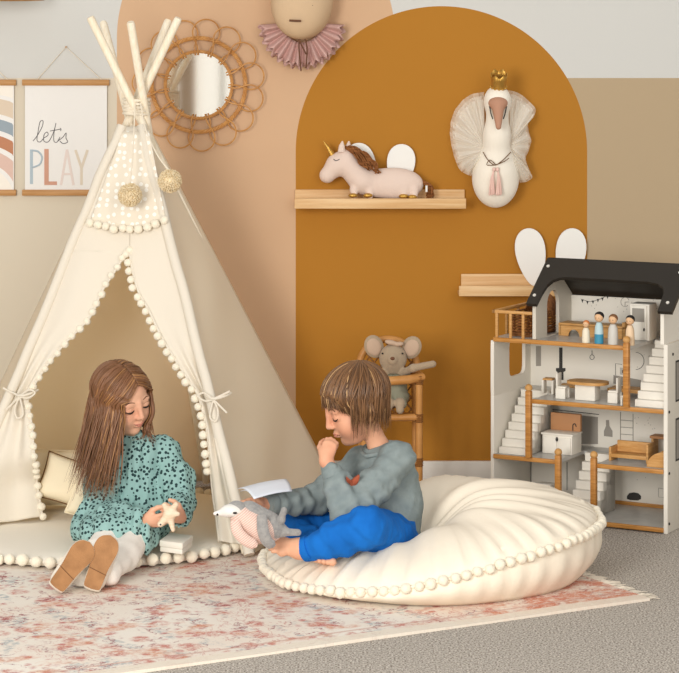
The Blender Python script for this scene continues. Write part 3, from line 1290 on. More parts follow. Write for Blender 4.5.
# ------------------------------------------------------------------ swan head trophy
M['swan_cloth'] = mat('swan_cloth', '#f4ecdd', 0.95, bump=0.25, bscale=260, sheen=0.3, spec=0.05)
M['beak'] = mat('beak_felt', '#b98b72', 0.9, bump=0.2, bscale=300)
M['tulle'] = mat('tulle', '#fffaee', 0.9, spec=0.05, alpha=0.40)
M['tassel'] = mat('tassel_pink', '#e6c3b6', 0.9)
M['black'] = mat('black_thread', '#231f1d', 0.5)
sw = thing('swan_head_trophy', P(497, 205, -0.04), 'white swan head wall trophy with golden crown and tulle wings', 'wall decoration')
q = lambda x, y, d: P(x, y, d)
s = SDF(0.004)
s.el(q(495.5, 178, -0.075), (0.083, 0.072, 0.105), k=0.03)
s.rc(q(496, 165, -0.09), q(497, 135, -0.125), 0.058, 0.041, k=0.04)
s.rc(q(497, 135, -0.125), q(497.5, 106, -0.15), 0.041, 0.039, k=0.03)
s.el(q(497.5, 100, -0.155), (0.047, 0.055, 0.05), k=0.02)
s.half((0, -0.004, 0), (0, 1, 0), (0.2, -0.004, 0.6), (1.0, 0.2, 1.7), k=0.004)
s.build('body', M['swan_cloth'], sw)
s = SDF(0.0028)
s.rc(q(498, 105, -0.205), q(498.5, 127, -0.232), 0.023, 0.0095, k=0.01)
s.el(q(498, 103, -0.197), (0.034, 0.022, 0.022), k=0.014)
s.build('beak', M['beak'], sw)
mb = MB()
for dx in (-8.5, 8.5):
    mb.tube(smooth_path([q(498 + dx, 106, -0.198), q(498 + dx * 0.85, 113, -0.203), q(498 + dx * 0.62, 119, -0.2)], 10), 0.0022, 5)
mb.build('eyelash', M['black'], sw)
# crown
cc = q(498.5, 89, -0.165)
mb = MB()
n = 60
a = np.arange(n) * 2 * PI / n
tilt = unit(V(0, -0.5, 1))
U = V(1, 0, 0)
W = unit(np.cross(tilt, U))
G = []
for hgt, r, sp in ((0, 0.0255, 0), (0.022, 0.0255, 0), (0.040, 0.027, 0), (0.056, 0.029, 1)):
    G.append([cc + tilt * (hgt + sp * 0.012 * (abs((i * 6 / n) % 1 - 0.5) * 2 - 0.2)) + r * (math.cos(x) * U + math.sin(x) * W) for i, x in enumerate(a)])
mb.grid(np.array(G), closed_v=True)
mb.build('crown', M['gold'], sw, solid=0.002)
mb = MB()
for i in range(12):
    x = 2 * PI * i / 12
    mb.ell(cc + tilt * 0.01 + 0.0265 * (math.cos(x) * U + math.sin(x) * W), 0.0045, nu=8, nv=6)
mb.build('crown_beads', M['gold'], sw)


# tulle fans
def fan(root, tip_pts, name, seed, layers=3):
    rs = np.random.RandomState(seed)
    mb = MB()
    for L in range(layers):
        n, m = 46, 10
        tp = smooth_path([np.asarray(p) for p in tip_pts], n)
        G = np.zeros((len(tp), m, 3))
        for i, tpt in enumerate(tp):
            rr = np.asarray(root) + V(0, 0, -0.03 * (i / len(tp) - 0.5))
            for j in range(m):
                f = j / (m - 1)
                p = rr + (tpt - rr) * f * (1 - 0.07 * L)
                p[1] += -0.012 * L - 0.02 * math.sin(PI * f) + f * 0.014 * math.sin(i * 1.55 + L * 1.3) + f * 0.006 * math.sin(i * 0.7 + 2 * L)
                G[i, j] = p
        mb.grid(G)
    return mb.build(name, M['tulle'], sw)


fan(q(484, 148, -0.08), [q(484, 92, -0.045), q(468, 96, -0.04), q(454, 112, -0.04), (q(450, 132, -0.04)), q(453, 152, -0.045), q(460, 170, -0.05), q(471, 176, -0.06)], 'tulle_wing', 1)
fan(q(509, 145, -0.08), [q(507, 90, -0.045), q(520, 94, -0.04), q(536, 110, -0.04), q(528, 124, -0.04), q(531, 142, -0.04), q(526, 160, -0.05), q(532, 178, -0.055), q(520, 183, -0.06)], 'tulle_wing', 2)
# string and tassels
mb = MB()
pts = [q(483, 152, -0.137), q(488, 160, -0.155), q(495, 165, -0.163), q(503, 160, -0.157), q(511, 152, -0.14)]
mb.tube(smooth_path(pts, 30), 0.0016, 5)
mb.tube(smooth_path([q(496, 165, -0.165), q(490, 160, -0.168), q(487, 165, -0.167), q(496, 165, -0.168)], 20), 0.0015, 5)
mb.tube(smooth_path([q(496, 165, -0.165), q(505, 161, -0.168), q(509, 158, -0.165)], 20), 0.0015, 5)
mb.build('string', M['dark_cord'], sw)
for dx, ln in ((-4, 21), (3, 21)):
    mb = MB()
    mb.ell(q(496 + dx * 0.5, 169.5, -0.169), (0.006, 0.006, 0.008))
    for i in range(40):
        x = 496 + dx + random.uniform(-3.2, 3.2)
        mb.tube([q(496 + dx * 0.6, 170, -0.168), q((x + 496 + dx) / 2, 180, -0.170 + random.uniform(-0.004, 0.004)), q(x, 174 + ln + random.uniform(-1.5, 0.5), -0.160 + random.uniform(-0.006, 0.006))], 0.0016, 5)
    mb.build('tassel', M['tassel'], sw)

# ------------------------------------------------------------------ animal head trophy with pink ruffle (top edge of the photo)
M['linen_face'] = mat('linen_face', '#cfb290', 0.95, bump=0.25, bscale=320, spec=0.05)
M['ruffle'] = mat('ruffle_pink', '#cda8a0', 0.95, bump=0.3, bscale=200, spec=0.05)
M['face_brown'] = mat('face_brown', '#6b4733', 0.8)
hd = thing('animal_head_trophy', P(302, 60, -0.03), 'beige plush animal head trophy with a dusty pink ruffle', 'wall decoration')
s = SDF(0.004)
s.el(q(302, -4, -0.10), (0.111, 0.085, 0.15), k=0.03)
s.el(q(299, 10, -0.145), (0.085, 0.06, 0.095), k=0.04)
s.rc(q(302, 10, -0.02), q(302, 10, -0.08), 0.09, 0.09, k=0.03)
s.build('head', M['linen_face'], hd)
for sx in (-1, 1):
    MB().ell(q(302 + sx * 31, -38, -0.10), (0.035, 0.02, 0.07), rot(0, sx * 0.5, 0)).build('ear', M['linen_face'], hd)
MB().ell(q(285.3, 6.5, -0.190), 0.0052).build('eye', M['black'], hd)
MB().ell(q(312, 5.5, -0.192), 0.0062).build('eye', M['black'], hd)
MB().tube([q(289.5, 20.5, -0.207), q(295, 20.8, -0.2105), q(301, 21, -0.2095)], 0.0055, 8, flat=0.7).build('mouth', M['face_brown'], hd)
mb = MB()
for L, (r0, dz, yy) in enumerate(((1.0, 0.0, -0.05), (0.93, 4, -0.075))):
    n, m = 120, 8
    G = np.zeros((n, m, 3))
    for i in range(n):
        a = PI * (1.02 + 0.96 * i / (n - 1))
        for j in range(m):
            f = j / (m - 1)
            rr = (22 + 24 * f + 2.2 * f * math.sin(i * 0.9 + L)) * r0
            G[i, j] = q(302 + rr * 0.93 * math.cos(a), 22 - rr * math.sin(a), yy - 0.01 * f + (0.006 + 0.012 * f) * math.sin(i * 0.62 + L * 2))
    mb.grid(G)
mb.build('ruffle', M['ruffle'], hd, solid=0.002)
mb = MB()
for x0, x1, x2, yb in ((300, 299, 301, 71), (304, 307, 306, 68), (297, 303, 306, 54)):
    mb.tube(smooth_path([q(x0, 36, -0.125), q(x1, 48, -0.13), q(x2, yb, -0.11)], 14), 0.0026, 6)
mb.build('cord', M['face_brown'], hd)
# ================================================================== the dollhouse
M['oak'] = mat('oak_edge', '#c48a47', 0.45, col2='#a96f31', vscale=5, stretch=(3, 3, 40), spec=0.3)
M['oak_h'] = mat('oak_beam', '#c9904e', 0.45, col2='#ae7637', vscale=5, stretch=(3, 30, 40), spec=0.3)
M['house_white'] = mat('house_white', '#e9e3d7', 0.5)
M['house_grey'] = mat('house_grey', '#d3ccbe', 0.55)
M['floor_grey'] = mat('floor_grey', '#b9b7b2', 0.3, col2='#c9c6c0', vscale=20)
M['roof_black'] = mat('roof_black', '#2a251f', 0.42)
M['screw'] = mat('screw', '#e9e4da', 0.35, metal=0.3)
M['print_grey'] = mat('print_grey', '#99938a', 0.7)
M['print_light'] = mat('print_light', '#b9b5ad', 0.7)
M['print_dark'] = mat('print_dark', '#3a3835', 0.7)
M['card_brown'] = mat('card_brown', '#b5835a', 0.6)
M['oak_light'] = mat('oak_light', '#d1a165', 0.5, col2='#be8a4c', vscale=6, stretch=(4, 4, 30))
ROT = -math.radians(29)
HO = V(1.03, -0.914, 0.001)
EX, EY = V(math.cos(ROT), math.sin(ROT), 0), V(-math.sin(ROT), math.cos(ROT), 0)
house = thing('wooden_dollhouse', HO, 'large white and oak dollhouse with black roof and three storeys', 'dollhouse', rotz=ROT)
W0, DEP = -0.595, 0.30            # left front corner, depth


def DH(x, y, z):
    return HO + EX * x + EY * y + V(0, 0, z)


def HP(px, py, t):
    """image point on the plane at depth t inside the house -> local coordinates"""
    c = V(0, CAMY, CAMZ)
    r = P(px, py, 0) - c
    k = np.dot(HO + EY * t - c, EY) / np.dot(r, EY)
    q = c + r * k - HO
    return V(np.dot(q, EX), t, q[2])


def hb(name, parts, m, parent=None, bev=0.0015, **kw):
    mb = MB()
    for lo, hi in parts:
        mb.box(np.minimum(lo, hi), np.maximum(lo, hi), bev)
    return mb.build(name, m, parent or house, local=True, **kw)


F1, F2, F3, TH = 0.203, 0.394, 0.588, 0.014
hb('back_panel', [((W0, DEP - 0.008, 0), (0, DEP, 0.60)), ((-0.444, DEP - 0.008, 0.60), (-0.012, DEP, 0.708))], M['house_white'])
BACKW = DEP - 0.0085
# lower right wall, outside face towards the camera, with its two printed windows
rw = hb('side_wall', [((0.0, 0.0, 0), (0.012, DEP, 0.60))], M['house_grey'])
hb('front_edge', [((-0.0005, -0.0015, 0), (0.0125, 0.0, 0.60))], M['house_white'], rw, bev=0)
for z0, z1 in ((0.415, 0.535), (0.225, 0.35)):
    hb('printed_window', [((0.0118, 0.075, z0), (0.0128, 0.225, z1))], M['print_grey'], rw, bev=0)
    hb('printed_frame', [((0.0125, 0.07, z0 - 0.006), (0.0133, 0.23, z0)), ((0.0125, 0.07, z1), (0.0133, 0.23, z1 + 0.006)),
                         ((0.0125, 0.07, z0), (0.0133, 0.075, z1)), ((0.0125, 0.225, z0), (0.0133, 0.23, z1)), ((0.0125, 0.147, z0), (0.0133, 0.152, z1))], M['print_dark'], rw, bev=0)
for y, z in ((0.045, 0.565), (0.012, 0.03), (0.012, 0.19), (0.012, 0.385)):
    MB().cyl((0.012, y, z), (0.0145, y, z), 0.0045, n=12).build('screw', M['print_dark'], rw, local=True)


def panel_with_hole(name, x0, x1, outer, hole, m, parent=None):
    """outer/hole: loops of (y,z) of equal length"""
    mb = MB()
    mb.prism([(x0, a, b) for a, b in outer], (x1 - x0, 0, 0), hole=[(x0, a, b) for a, b in hole])
    return mb.build(name, m, parent or house, local=True, angle=35)


def rect_loop(y0, y1, z0, z1, n=40):
    """rectangle sampled by angle about its middle"""
    cy, cz = (y0 + y1) / 2, (z0 + z1) / 2
    out = []
    for i in range(n):
        a = 2 * PI * (i + 0.5) / n
        c, s = math.cos(a), math.sin(a)
        k = min((y1 - y0) / 2 / max(1e-6, abs(c)), (z1 - z0) / 2 / max(1e-6, abs(s)))
        out.append((cy + k * c, cz + k * s))
    return out


def arch_loop(y0, y1, z0, z1, cy, cz, n=40, rad=None):
    out = []
    r = (y1 - y0) / 2
    for i in range(n):
        a = 2 * PI * (i + 0.5) / n
        c, s = math.cos(a), math.sin(a)
        lo, hi = 0.0, 2.0
        def inside(k):
            y, z = cy + k * c, cz + k * s
            if z < z0 or y < y0 or y > y1:
                return False
            if z > z1 - r:
                return (y - (y0 + y1) / 2) ** 2 + (z - (z1 - r)) ** 2 < r * r
            return True
        for _ in range(40):
            m = (lo + hi) / 2
            if inside(m):
                lo = m
            else:
                hi = m
        out.append((cy + lo * c, cz + lo * s))
    return out


def rr_loop(y0, y1, z0, z1, r, n=40):
    cy, cz = (y0 + y1) / 2, (z0 + z1) / 2
    out = []
    for i in range(n):
        a = 2 * PI * (i + 0.5) / n
        c, s = math.cos(a), math.sin(a)
        p = 6.0
        k = 1 / ((abs(c) / ((y1 - y0) / 2)) ** p + (abs(s) / ((z1 - z0) / 2)) ** p) ** (1 / p)
        out.append((cy + k * c, cz + k * s))
    return out


# left wall: storeys one and two, a rounded window in the upper one
lw = hb('side_wall', [((W0 - 0.012, 0, 0), (W0, DEP, F2 + 0.0))], M['house_white'])
wl = panel_with_hole('window_wall', W0 - 0.012, W0, rect_loop(0, DEP, F2, F3 - 0.012), rr_loop(0.120, 0.250, F2 + 0.045, F3 - 0.022, 0.02), M['house_white'], lw)
# top storey walls
zc = F3 + 0.07
GAB = [(0.0, F3), (DEP, F3), (DEP, 0.712), (0.142, 0.829), (0.0, 0.712)]


def gable_loop(cy, cz, n):
    out = []
    for i in range(n):
        a = 2 * PI * (i + 0.5) / n
        d = V(math.cos(a), math.sin(a), 0)
        best = 9
        for j in range(5):
            p, q = V(*GAB[j], 0), V(*GAB[(j + 1) % 5], 0)
            e = q - p
            den = d[0] * e[1] - d[1] * e[0]
            if abs(den) < 1e-9:
                continue
            w_ = p - V(cy, cz, 0)
            t_ = (w_[0] * e[1] - w_[1] * e[0]) / den
            s_ = (w_[0] * d[1] - w_[1] * d[0]) / den
            if t_ > 0 and -1e-6 <= s_ <= 1 + 1e-6:
                best = min(best, t_)
        out.append((cy + best * d[0], cz + best * d[1]))
    return out


aw = panel_with_hole('arch_wall', -0.456, -0.444, gable_loop(0.14, F3 + 0.08, 80), arch_loop(0.090, 0.190, F3 + 0.003, 0.738, 0.14, F3 + 0.08, 80), M['house_grey'])
MB().prism([(-0.012, a, max(b, 0.60)) for a, b in GAB], (0.012, 0, 0)).build('upper_wall', M['house_white'], house, local=True, smooth=False)
hb('wood_panel', [((-0.03, 0.12, F3), (-0.0125, 0.26, 0.735))], M['oak_light'])

# floors with their oak front edges
def floor(x0, x1, z, t0=0.0, t1=DEP - 0.008):
    fl = hb('floor_board', [((x0, t0, z - TH + 0.002), (x1, t1, z))], M['floor_grey'], bev=0)
    hb('oak_beam', [((x0, t0 - 0.008, z - TH), (x1, t0, z + 0.0005))], M['oak_h'], fl, bev=0.002)
    return fl


floor(W0, 0, 0.018)
floor(W0, -0.362, F1)
floor(-0.2275, 0, F1)
hb('floor_strip', [((-0.362, 0.2, F1 - TH), (-0.2275, DEP - 0.008, F1 - 0.001))], M['floor_grey'])
floor(-0.455, 0, F2)
hb('floor_strip', [((W0, 0.21, F2 - TH), (-0.455, DEP - 0.008, F2 - 0.001))], M['floor_grey'])
floor(W0, -0.115, F3)
hb('floor_strip', [((-0.115, 0.21, F3 - TH), (0, DEP - 0.008, F3 - 0.001))], M['floor_grey'])

# square oak posts with turned balls
for x, z0, z1 in ((-0.4625, F1, 0.422), (-0.358, 0.018, F1 + 0.018), (-0.2335, 0.018, F1 + 0.02), (-0.121, F2, F3 + 0.012)):
    p = hb('post', [((x - 0.0095, -0.024, z0 if z0 > 0.05 else 0.0), (x + 0.0095, -0.006, z1))], M['oak'], bev=0.002)
    MB().ell((x, -0.015, z1 + 0.0095), 0.0125, nu=18, nv=12).build('ball_finial', M['oak_light'], p, local=True)


# straight flights of white steps
def stairs(x0, x1, z0, z1, n=8, t0=0.02, t1=0.24, m='house_white'):
    mb = MB()
    for i in range(n):
        mb.box((x0, t0 + (t1 - t0) * i / n, z0 + 0.0005), (x1, t1, z0 + (z1 - z0) * (i + 1) / n - 0.001), 0.002)
    return mb.build('staircase', M[m], house, local=True)


stairs(W0 + 0.012, -0.476, F1, F2, 8, 0.012, 0.21)
stairs(-0.345, -0.247, 0.018, F1, 7, 0.02, 0.2)
stairs(-0.104, -0.004, F2, F3, 8, 0.012, 0.21)

# balcony rail
bal = hb('balcony_rail', [((W0 - 0.006, -0.004, 0.668), (-0.457, 0.008, 0.678)), ((W0 - 0.006, -0.004, 0.668), (W0 + 0.006, DEP, 0.678)), ((W0 - 0.006, DEP - 0.012, 0.668), (-0.457, DEP, 0.678))], M['oak_light'])
for x, y in [(-0.585, 0.002), (-0.535, 0.002), (-0.49, 0.002)] + [(W0, 0.10), (W0, 0.19), (W0, 0.28)] + [(-0.54, DEP - 0.006), (-0.49, DEP - 0.006)]:
    hb('spindle', [((x - 0.0045, y - 0.0045, F3), (x + 0.0045, y + 0.0045, 0.669))], M['oak_light'], bal)

# roof: black gable whose front slope is a frame round a wide opening
ZE, ZR, YR = 0.70, 0.834, 0.142
SL = unit(V(0, YR + 0.03, ZR - ZE))
SN = V(0, -SL[2], SL[1])
LS = math.hypot(YR + 0.03, ZR - ZE)
XL, XR = -0.463, 0.040


def RP(x, u, off=0.0):
    return V(x, -0.03, ZE) + SL * LS * u + SN * off


lo_ = [(-0.426, 0.0), (-0.425, 0.25), (-0.420, 0.42), (-0.408, 0.53), (-0.388, 0.59), (-0.36, 0.61), (-0.20, 0.605), (-0.08, 0.60), (-0.045, 0.57), (-0.022, 0.50), (-0.012, 0.38), (-0.008, 0.0)]
outl = [(XL, 0.0)] + lo_ + [(XR, 0.0), (XR, 1.0), (XL, 1.0)]
rf = MB().prism([RP(a, b, 0.012) for a, b in outl], -SN * 0.012).build('roof', M['roof_black'], house, local=True, smooth=False)
by = DEP + 0.022
MB().prism([(XL, YR + 0.001, ZR + 0.0115), (XL, by, ZE + 0.012), (XL, by, ZE), (XL, YR + 0.001, ZR - 0.003)], (XR - XL, 0, 0)).build('rear_slope', M['roof_black'], rf, local=True, smooth=False)
for x, u_ in ((-0.446, 0.82), (-0.446, 0.18), (0.015, 0.82), (0.015, 0.18)):
    MB().cyl(RP(x, u_, 0.0115), RP(x, u_, 0.0150), 0.0055, n=14).build('screw', M['screw'], rf, local=True)


# prints on the back wall (flat)
def wp(name, polys, m, t=BACKW):
    mb = MB()
    for pl in polys:
        mb.prism([HP(a, b, t) for a, b in pl], (0, -0.0006, 0))
    return mb.build(name, M[m], bp_, local=True, smooth=False)


def wl_(name, lines, m, r=0.0012, t=BACKW - 0.001):
    mb = MB()
    for ln in lines:
        mb.tube([HP(a, b, t) for a, b in ln], r, 5)
    return mb.build(name, M[m], bp_, local=True)


bp_ = [o for o in house.children if o.name.startswith('back_panel')][0]
wl_('printed_bunting', [smooth_path([(581, 299, 0), (590, 301.5, 0), (600, 299, 0), (608, 295, 0)], 12)[:, :2]], 'print_dark', 0.0007)
wp('printed_pennants', [[(x - 1.2, y), (x + 1.2, y), (x, y + 3.4)] for x, y in ((582.5, 299.5), (587.5, 301), (593, 300.5), (598, 299), (602.5, 297.5), (607.5, 295.5))], 'print_dark')
wl_('printed_clock', [[(625 + 4.2 * math.cos(a), 302 + 4.6 * math.sin(a)) for a in np.linspace(0.8, 5.9, 20)], [(625, 302), (625, 306)], [(625, 302), (629, 302)]], 'print_grey', 0.0009)
wp('printed_kitchen', [[(613.5, 375), (641, 380), (641, 388), (613.5, 383.5)]], 'print_grey')
wp('printed_hatch', [[(620, 367.5), (627, 368.5), (627, 375.5), (620, 374.5)]], 'print_light')
wp('printed_dark_square', [[(622.3, 370), (625, 370.3), (625, 373.3), (622.3, 373)]], 'print_dark', BACKW - 0.001)
wl_('printed_outline', [[(615.5, 375), (615.5, 363.5), (622, 364.5)], [(636 + 8 * math.cos(a), 361 + 8.5 * math.sin(a)) for a in np.linspace(-1.6, 1.6, 18)]], 'print_dark', 0.0008)
wp('printed_stove', [[(559.2, 347.5), (562.5, 347.5), (562.5, 368), (559.2, 368)], [(556, 368), (565.5, 368), (565.5, 371), (563.5, 372), (563.5, 380), (557.5, 380), (557.5, 372), (556, 371)]], 'print_dark')
wl_('printed_lamp', [[(592, 350.5), (592, 355)], [(592 + 2.2 * math.cos(a), 357.2 + 2.4 * math.sin(a)) for a in np.linspace(0, 6.28, 14)]], 'print_dark', 0.0009)
wp('printed_curtain', [[(536, 346), (541, 346), (541, 366), (536, 366)], [(526.5, 352), (530, 352), (530, 359), (526.5, 359)]], 'print_grey')
wp('printed_vase', [[(606, 420), (609, 420), (609.5, 426), (612.5, 431), (612.5, 437), (604, 436), (604, 431), (606, 426)]], 'print_grey')
wl_('printed_ladder', [[(620.5, 412), (620.5, 443)], [(633, 414), (633, 443)]] + [[(620.5, y), (633, y + 1)] for y in (420, 427, 434, 441)], 'print_grey', 0.0011)
wp('printed_counter', [[(538, 411), (598, 417), (598, 444), (538, 444)]], 'print_grey')
wl_('printed_shelf_line', [[(540, 408), (599, 414.5)]], 'print_dark', 0.0012)
wp('printed_car', [[(627, 496), (629.5, 493), (634, 492.3), (638.5, 493.3), (641, 496), (641, 499), (638, 500.5), (630, 500), (627, 499)]], 'print_dark')
wl_('printed_outlet', [[(658.5, 488), (664, 489), (664, 497.5), (658.5, 497), (658.5, 488)]], 'print_grey', 0.0008)
wp('printed_door_line', [[(611, 471), (613, 471.3), (613, 501), (611, 500.5)]], 'print_grey')
wp('printed_leaf', [[(604.5, 479), (609, 476), (611, 477), (606, 481)]], 'print_dark')
mb = MB()
rs = np.random.RandomState(3)
for i in range(70):
    z0 = (0.03, F1, F2, F3)[i % 4]
    x, z = rs.uniform(-0.22 if i % 4 != 3 else -0.42, -0.02), z0 + rs.uniform(0.07, 0.15)
    mb.cyl((x, BACKW, z), (x, BACKW - 0.0008, z), 0.0013, n=6)
mb.build('printed_dots', M['print_grey'], bp_, local=True)
hb('skirting', [((W0, BACKW - 0.006, 0.018), (0, BACKW, 0.03))], M['oak_h'])
wp('printed_door', [[(497, 462), (511, 463), (511, 480), (497, 480)]], 'print_light')
wl_('printed_door_frames', [[(509, 458), (509, 482)], [(525, 460), (525, 484)], [(531, 461), (531, 484)], [(567, 462), (567, 490)]], 'print_dark', 0.001)


# ------------------------------------------------------------------ doll furniture and dolls (things of their own)
def furn(name, x, y, z, label, cat, group=None, rz=0.0):
    return thing(name, DH(x, y, z + 0.0008), label, cat, group, rotz=ROT + rz)


def fb_(name, parts, m, root, bev=0.0015):
    mb = MB()
    for lo, hi in parts:
        mb.box(np.minimum(lo, hi), np.maximum(lo, hi), bev)
    return mb.build(name, M[m], root, local=True)


# top floor
bed = furn('doll_bench', -0.30, 0.17, F3, 'long low oak doll bench on the top floor behind the peg dolls', 'doll furniture')
fb_('seat', [((-0.125, -0.03, 0.032), (0.11, 0.045, 0.042))], 'oak_light', bed)
mb = MB()
aa = np.linspace(0, PI, 14)
mb.prism([(-0.12, -0.03, 0.0), (-0.095, -0.03, 0.0)] + [(-0.07 - 0.02 * math.cos(a), -0.03, 0.0 + 0.022 * math.sin(a)) for a in aa] + [(0.105, -0.03, 0.0), (0.105, -0.03, 0.036), (-0.12, -0.03, 0.036)], (0, 0.006, 0))
mb.build('front_board', M['oak_light'], bed, local=True)
fb_('side_board', [((0.10, -0.03, 0), (0.11, 0.045, 0.055))], 'oak_light', bed)
fb_('side_board', [((-0.125, -0.03, 0), (-0.115, 0.045, 0.036))], 'oak_light', bed)
cab = furn('doll_wardrobe', -0.142, 0.17, F3, 'white doll wardrobe with a dark glass door on the top floor', 'doll furniture')
fb_('body', [((-0.034, -0.02, 0), (0.034, 0.045, 0.118))], 'house_white', cab)
d = fb_('door', [((-0.031, -0.024, 0.006), (0.026, -0.0195, 0.113))], 'house_white', cab, 0.001)
fb_('glass_pane', [((-0.024, -0.0252, 0.06), (0.018, -0.0238, 0.104))], 'print_grey', d, 0.0005)
MB().ell((0.018, -0.027, 0.036), (0.003, 0.003, 0.006), nu=8, nv=6).build('handle', M['print_dark'], d, local=True)

skin = M['doll_skin'] = mat('doll_skin', '#dfb58c', 0.5)
for nme, h in (('doll_black', '#25201e'), ('doll_brown', '#7d5536'), ('doll_ginger', '#cf7d45'), ('doll_sky', '#b8d0d4'), ('doll_blue', '#3f8fae'),
               ('doll_grey', '#cbc7bf'), ('doll_cream', '#eadfc8'), ('doll_peach', '#e6c9a6')):
    M[nme] = mat(nme, h, 0.5)


def doll(px, h, z, label, body, hair, lower=None, t=0.012, wid=0.0145):
    q = HP(px, 330, t)
    r = thing('peg_doll', DH(q[0], t, z + 0.0008), label, 'doll', 'peg dolls lined up on the top floor', rotz=ROT)
    b = h * 0.66
    prof = [(0, 0), (wid, 0.0), (wid * 1.02, b * 0.35), (wid * 0.9, b * 0.8), (wid * 0.55, b * 1.0), (0, b * 1.02)]
    if lower:
        MB().lathe([(0, 0), (wid, 0), (wid * 1.02, b * 0.45), (0, b * 0.45)], n=18).build('trousers', M[lower], r, local=True)
        prof = [(0, b * 0.45), (wid * 1.02, b * 0.45), (wid * 0.9, b * 0.8), (wid * 0.55, b), (0, b * 1.02)]
    MB().lathe(prof, n=18).build('body', M[body], r, local=True)
    hr = h * 0.145
    MB().ell((0, 0, h - hr * 1.25), hr, nu=16, nv=12).build('head', M['doll_skin'], r, local=True)
    mb = MB().ell((0, hr * 0.22, h - hr * 0.98), (hr * 1.08, hr * 0.98, hr * 1.0), nu=16, nv=12)
    mb.build('hair', M[hair], r, local=True)
    mb = MB()
    for sx in (-1, 1):
        mb.ell((sx * hr * 0.35, -hr * 0.93, h - hr * 1.3), hr * 0.1, nu=6, nv=4)
    mb.build('eyes', M['doll_black'], r, local=True)
    return r


doll(586, 0.072, F3, 'smallest peg doll, in a cream dotted dress with ginger hair', 'doll_cream', 'doll_ginger', wid=0.013)
doll(599, 0.102, F3, 'peg doll with black hair, pale blue shirt and blue trousers', 'doll_sky', 'doll_black', 'doll_blue')
doll(613, 0.097, F3, 'peg doll in a long pale grey dress with brown hair', 'doll_grey', 'doll_brown', wid=0.0165)
doll(630, 0.096, F3, 'peg doll with black hair and peach top behind the oak post', 'doll_peach', 'doll_black', t=0.018)

# wicker crib on the balcony
cr = furn('wicker_crib', -0.52, 0.15, F3, 'brown wicker doll crib standing on the dollhouse balcony', 'doll furniture')
M['wicker_dark'] = mat('wicker_dark', '#9a6434', 0.6, col2='#6f4320', vscale=60)
mb = MB()
for z in np.linspace(0.01, 0.075, 8):
    pts = []
    for i in range(72):
        a = 2 * PI * i / 72
        e = 0.5
        x = 0.045 * abs(math.cos(a)) ** e * np.sign(math.cos(a))
        y = 0.105 * abs(math.sin(a)) ** e * np.sign(math.sin(a))
        k = 1 + 0.03 * math.sin(18 * a + (0 if int(z * 1000) % 2 else PI))
        pts.append((x * k, y * k, z))
    mb.tube(pts, 0.0036, 5, closed=True)
mb.build('woven_sides', M['wicker_dark'], cr, local=True)
fb_('base', [((-0.04, -0.1, 0.0), (0.04, 0.1, 0.012))], 'wicker_dark', cr)
mb = MB()
for i in range(9):
    a = math.radians(10 + 20 * i)
    y = 0.03 + 0.008 * i
    mb.tube([(0.046 * math.cos(t), y, 0.06 + (0.05 + 0.002 * i) * math.sin(t)) for t in np.linspace(0, PI, 16)], 0.0034, 5)
mb.build('hood', M['wicker_dark'], cr, local=True)

# middle floor
tb = furn('doll_table', -0.29, 0.07, F2, 'doll table with oval oak top and white base on the middle floor', 'doll furniture')
MB().prism([(0.068 * abs(math.cos(a)) ** 0.7 * np.sign(math.cos(a)), 0.046 * abs(math.sin(a)) ** 0.7 * np.sign(math.sin(a)), 0.052) for a in np.arange(40) * 2 * PI / 40], (0, 0, 0.009)).build('table_top', M['oak_light'], tb, local=True)
fb_('pedestal', [((-0.036, -0.024, 0), (0.034, 0.024, 0.052))], 'house_white', tb)


def chair(x, y, label, rz=0.0, back=True, top='house_white', h=0.04):
    c = furn('doll_chair' if back else 'doll_stool', x, y, F2, label, 'doll furniture', None, rz)
    fb_('seat', [((-0.017, -0.017, h - 0.006), (0.017, 0.017, h))], top, c)
    for sx in (-1, 1):
        fb_('leg', [((sx * 0.017 - 0.004, -0.017, 0), (sx * 0.017 + 0.004, 0.017, h - 0.006))], 'house_white', c)
    if back:
        fb_('backrest', [((-0.017, 0.011, h), (0.017, 0.017, h + 0.042))], 'house_white', c)
    return c


chair(-0.375, 0.06, 'white doll chair left of the oval oak table', PI / 2)
chair(-0.455, 0.13, 'doll stool with oak seat and white legs beside the stair top', 0.1, False, 'oak_light', 0.052)
bn = furn('doll_sideboard', -0.41, 0.2, F2, 'low oak doll bench under the printed stove', 'doll furniture')
fb_('seat', [((-0.035, -0.02, 0.016), (0.045, 0.03, 0.024))], 'oak_light', bn)
fb_('leg', [((-0.035, -0.02, 0), (-0.028, 0.03, 0.016))], 'oak_light', bn)
fb_('leg', [((0.038, -0.02, 0), (0.045, 0.03, 0.016))], 'oak_light', bn)
chair(-0.19, 0.055, 'white doll chair right of the oval oak table', -PI / 2)
sb = furn('doll_sideboard', -0.178, 0.21, F2, 'long oak doll bench against the middle floor back wall', 'doll furniture')
fb_('seat', [((-0.09, -0.03, 0.014), (0.06, 0.04, 0.026))], 'oak_light', sb)
fb_('leg', [((-0.085, -0.028, 0), (-0.078, 0.04, 0.014))], 'oak_light', sb)
fb_('leg', [((0.05, -0.028, 0), (0.057, 0.04, 0.014))], 'oak_light', sb)
bx = furn('doll_box', -0.136, 0.016, F2, 'tiny white doll stool tucked beside the tall oak post', 'doll furniture')
fb_('seat', [((-0.014, -0.012, 0.026), (0.002, 0.014, 0.032))], 'house_white', bx)
fb_('leg', [((-0.014, -0.012, 0), (-0.008, 0.014, 0.026))], 'house_white', bx)

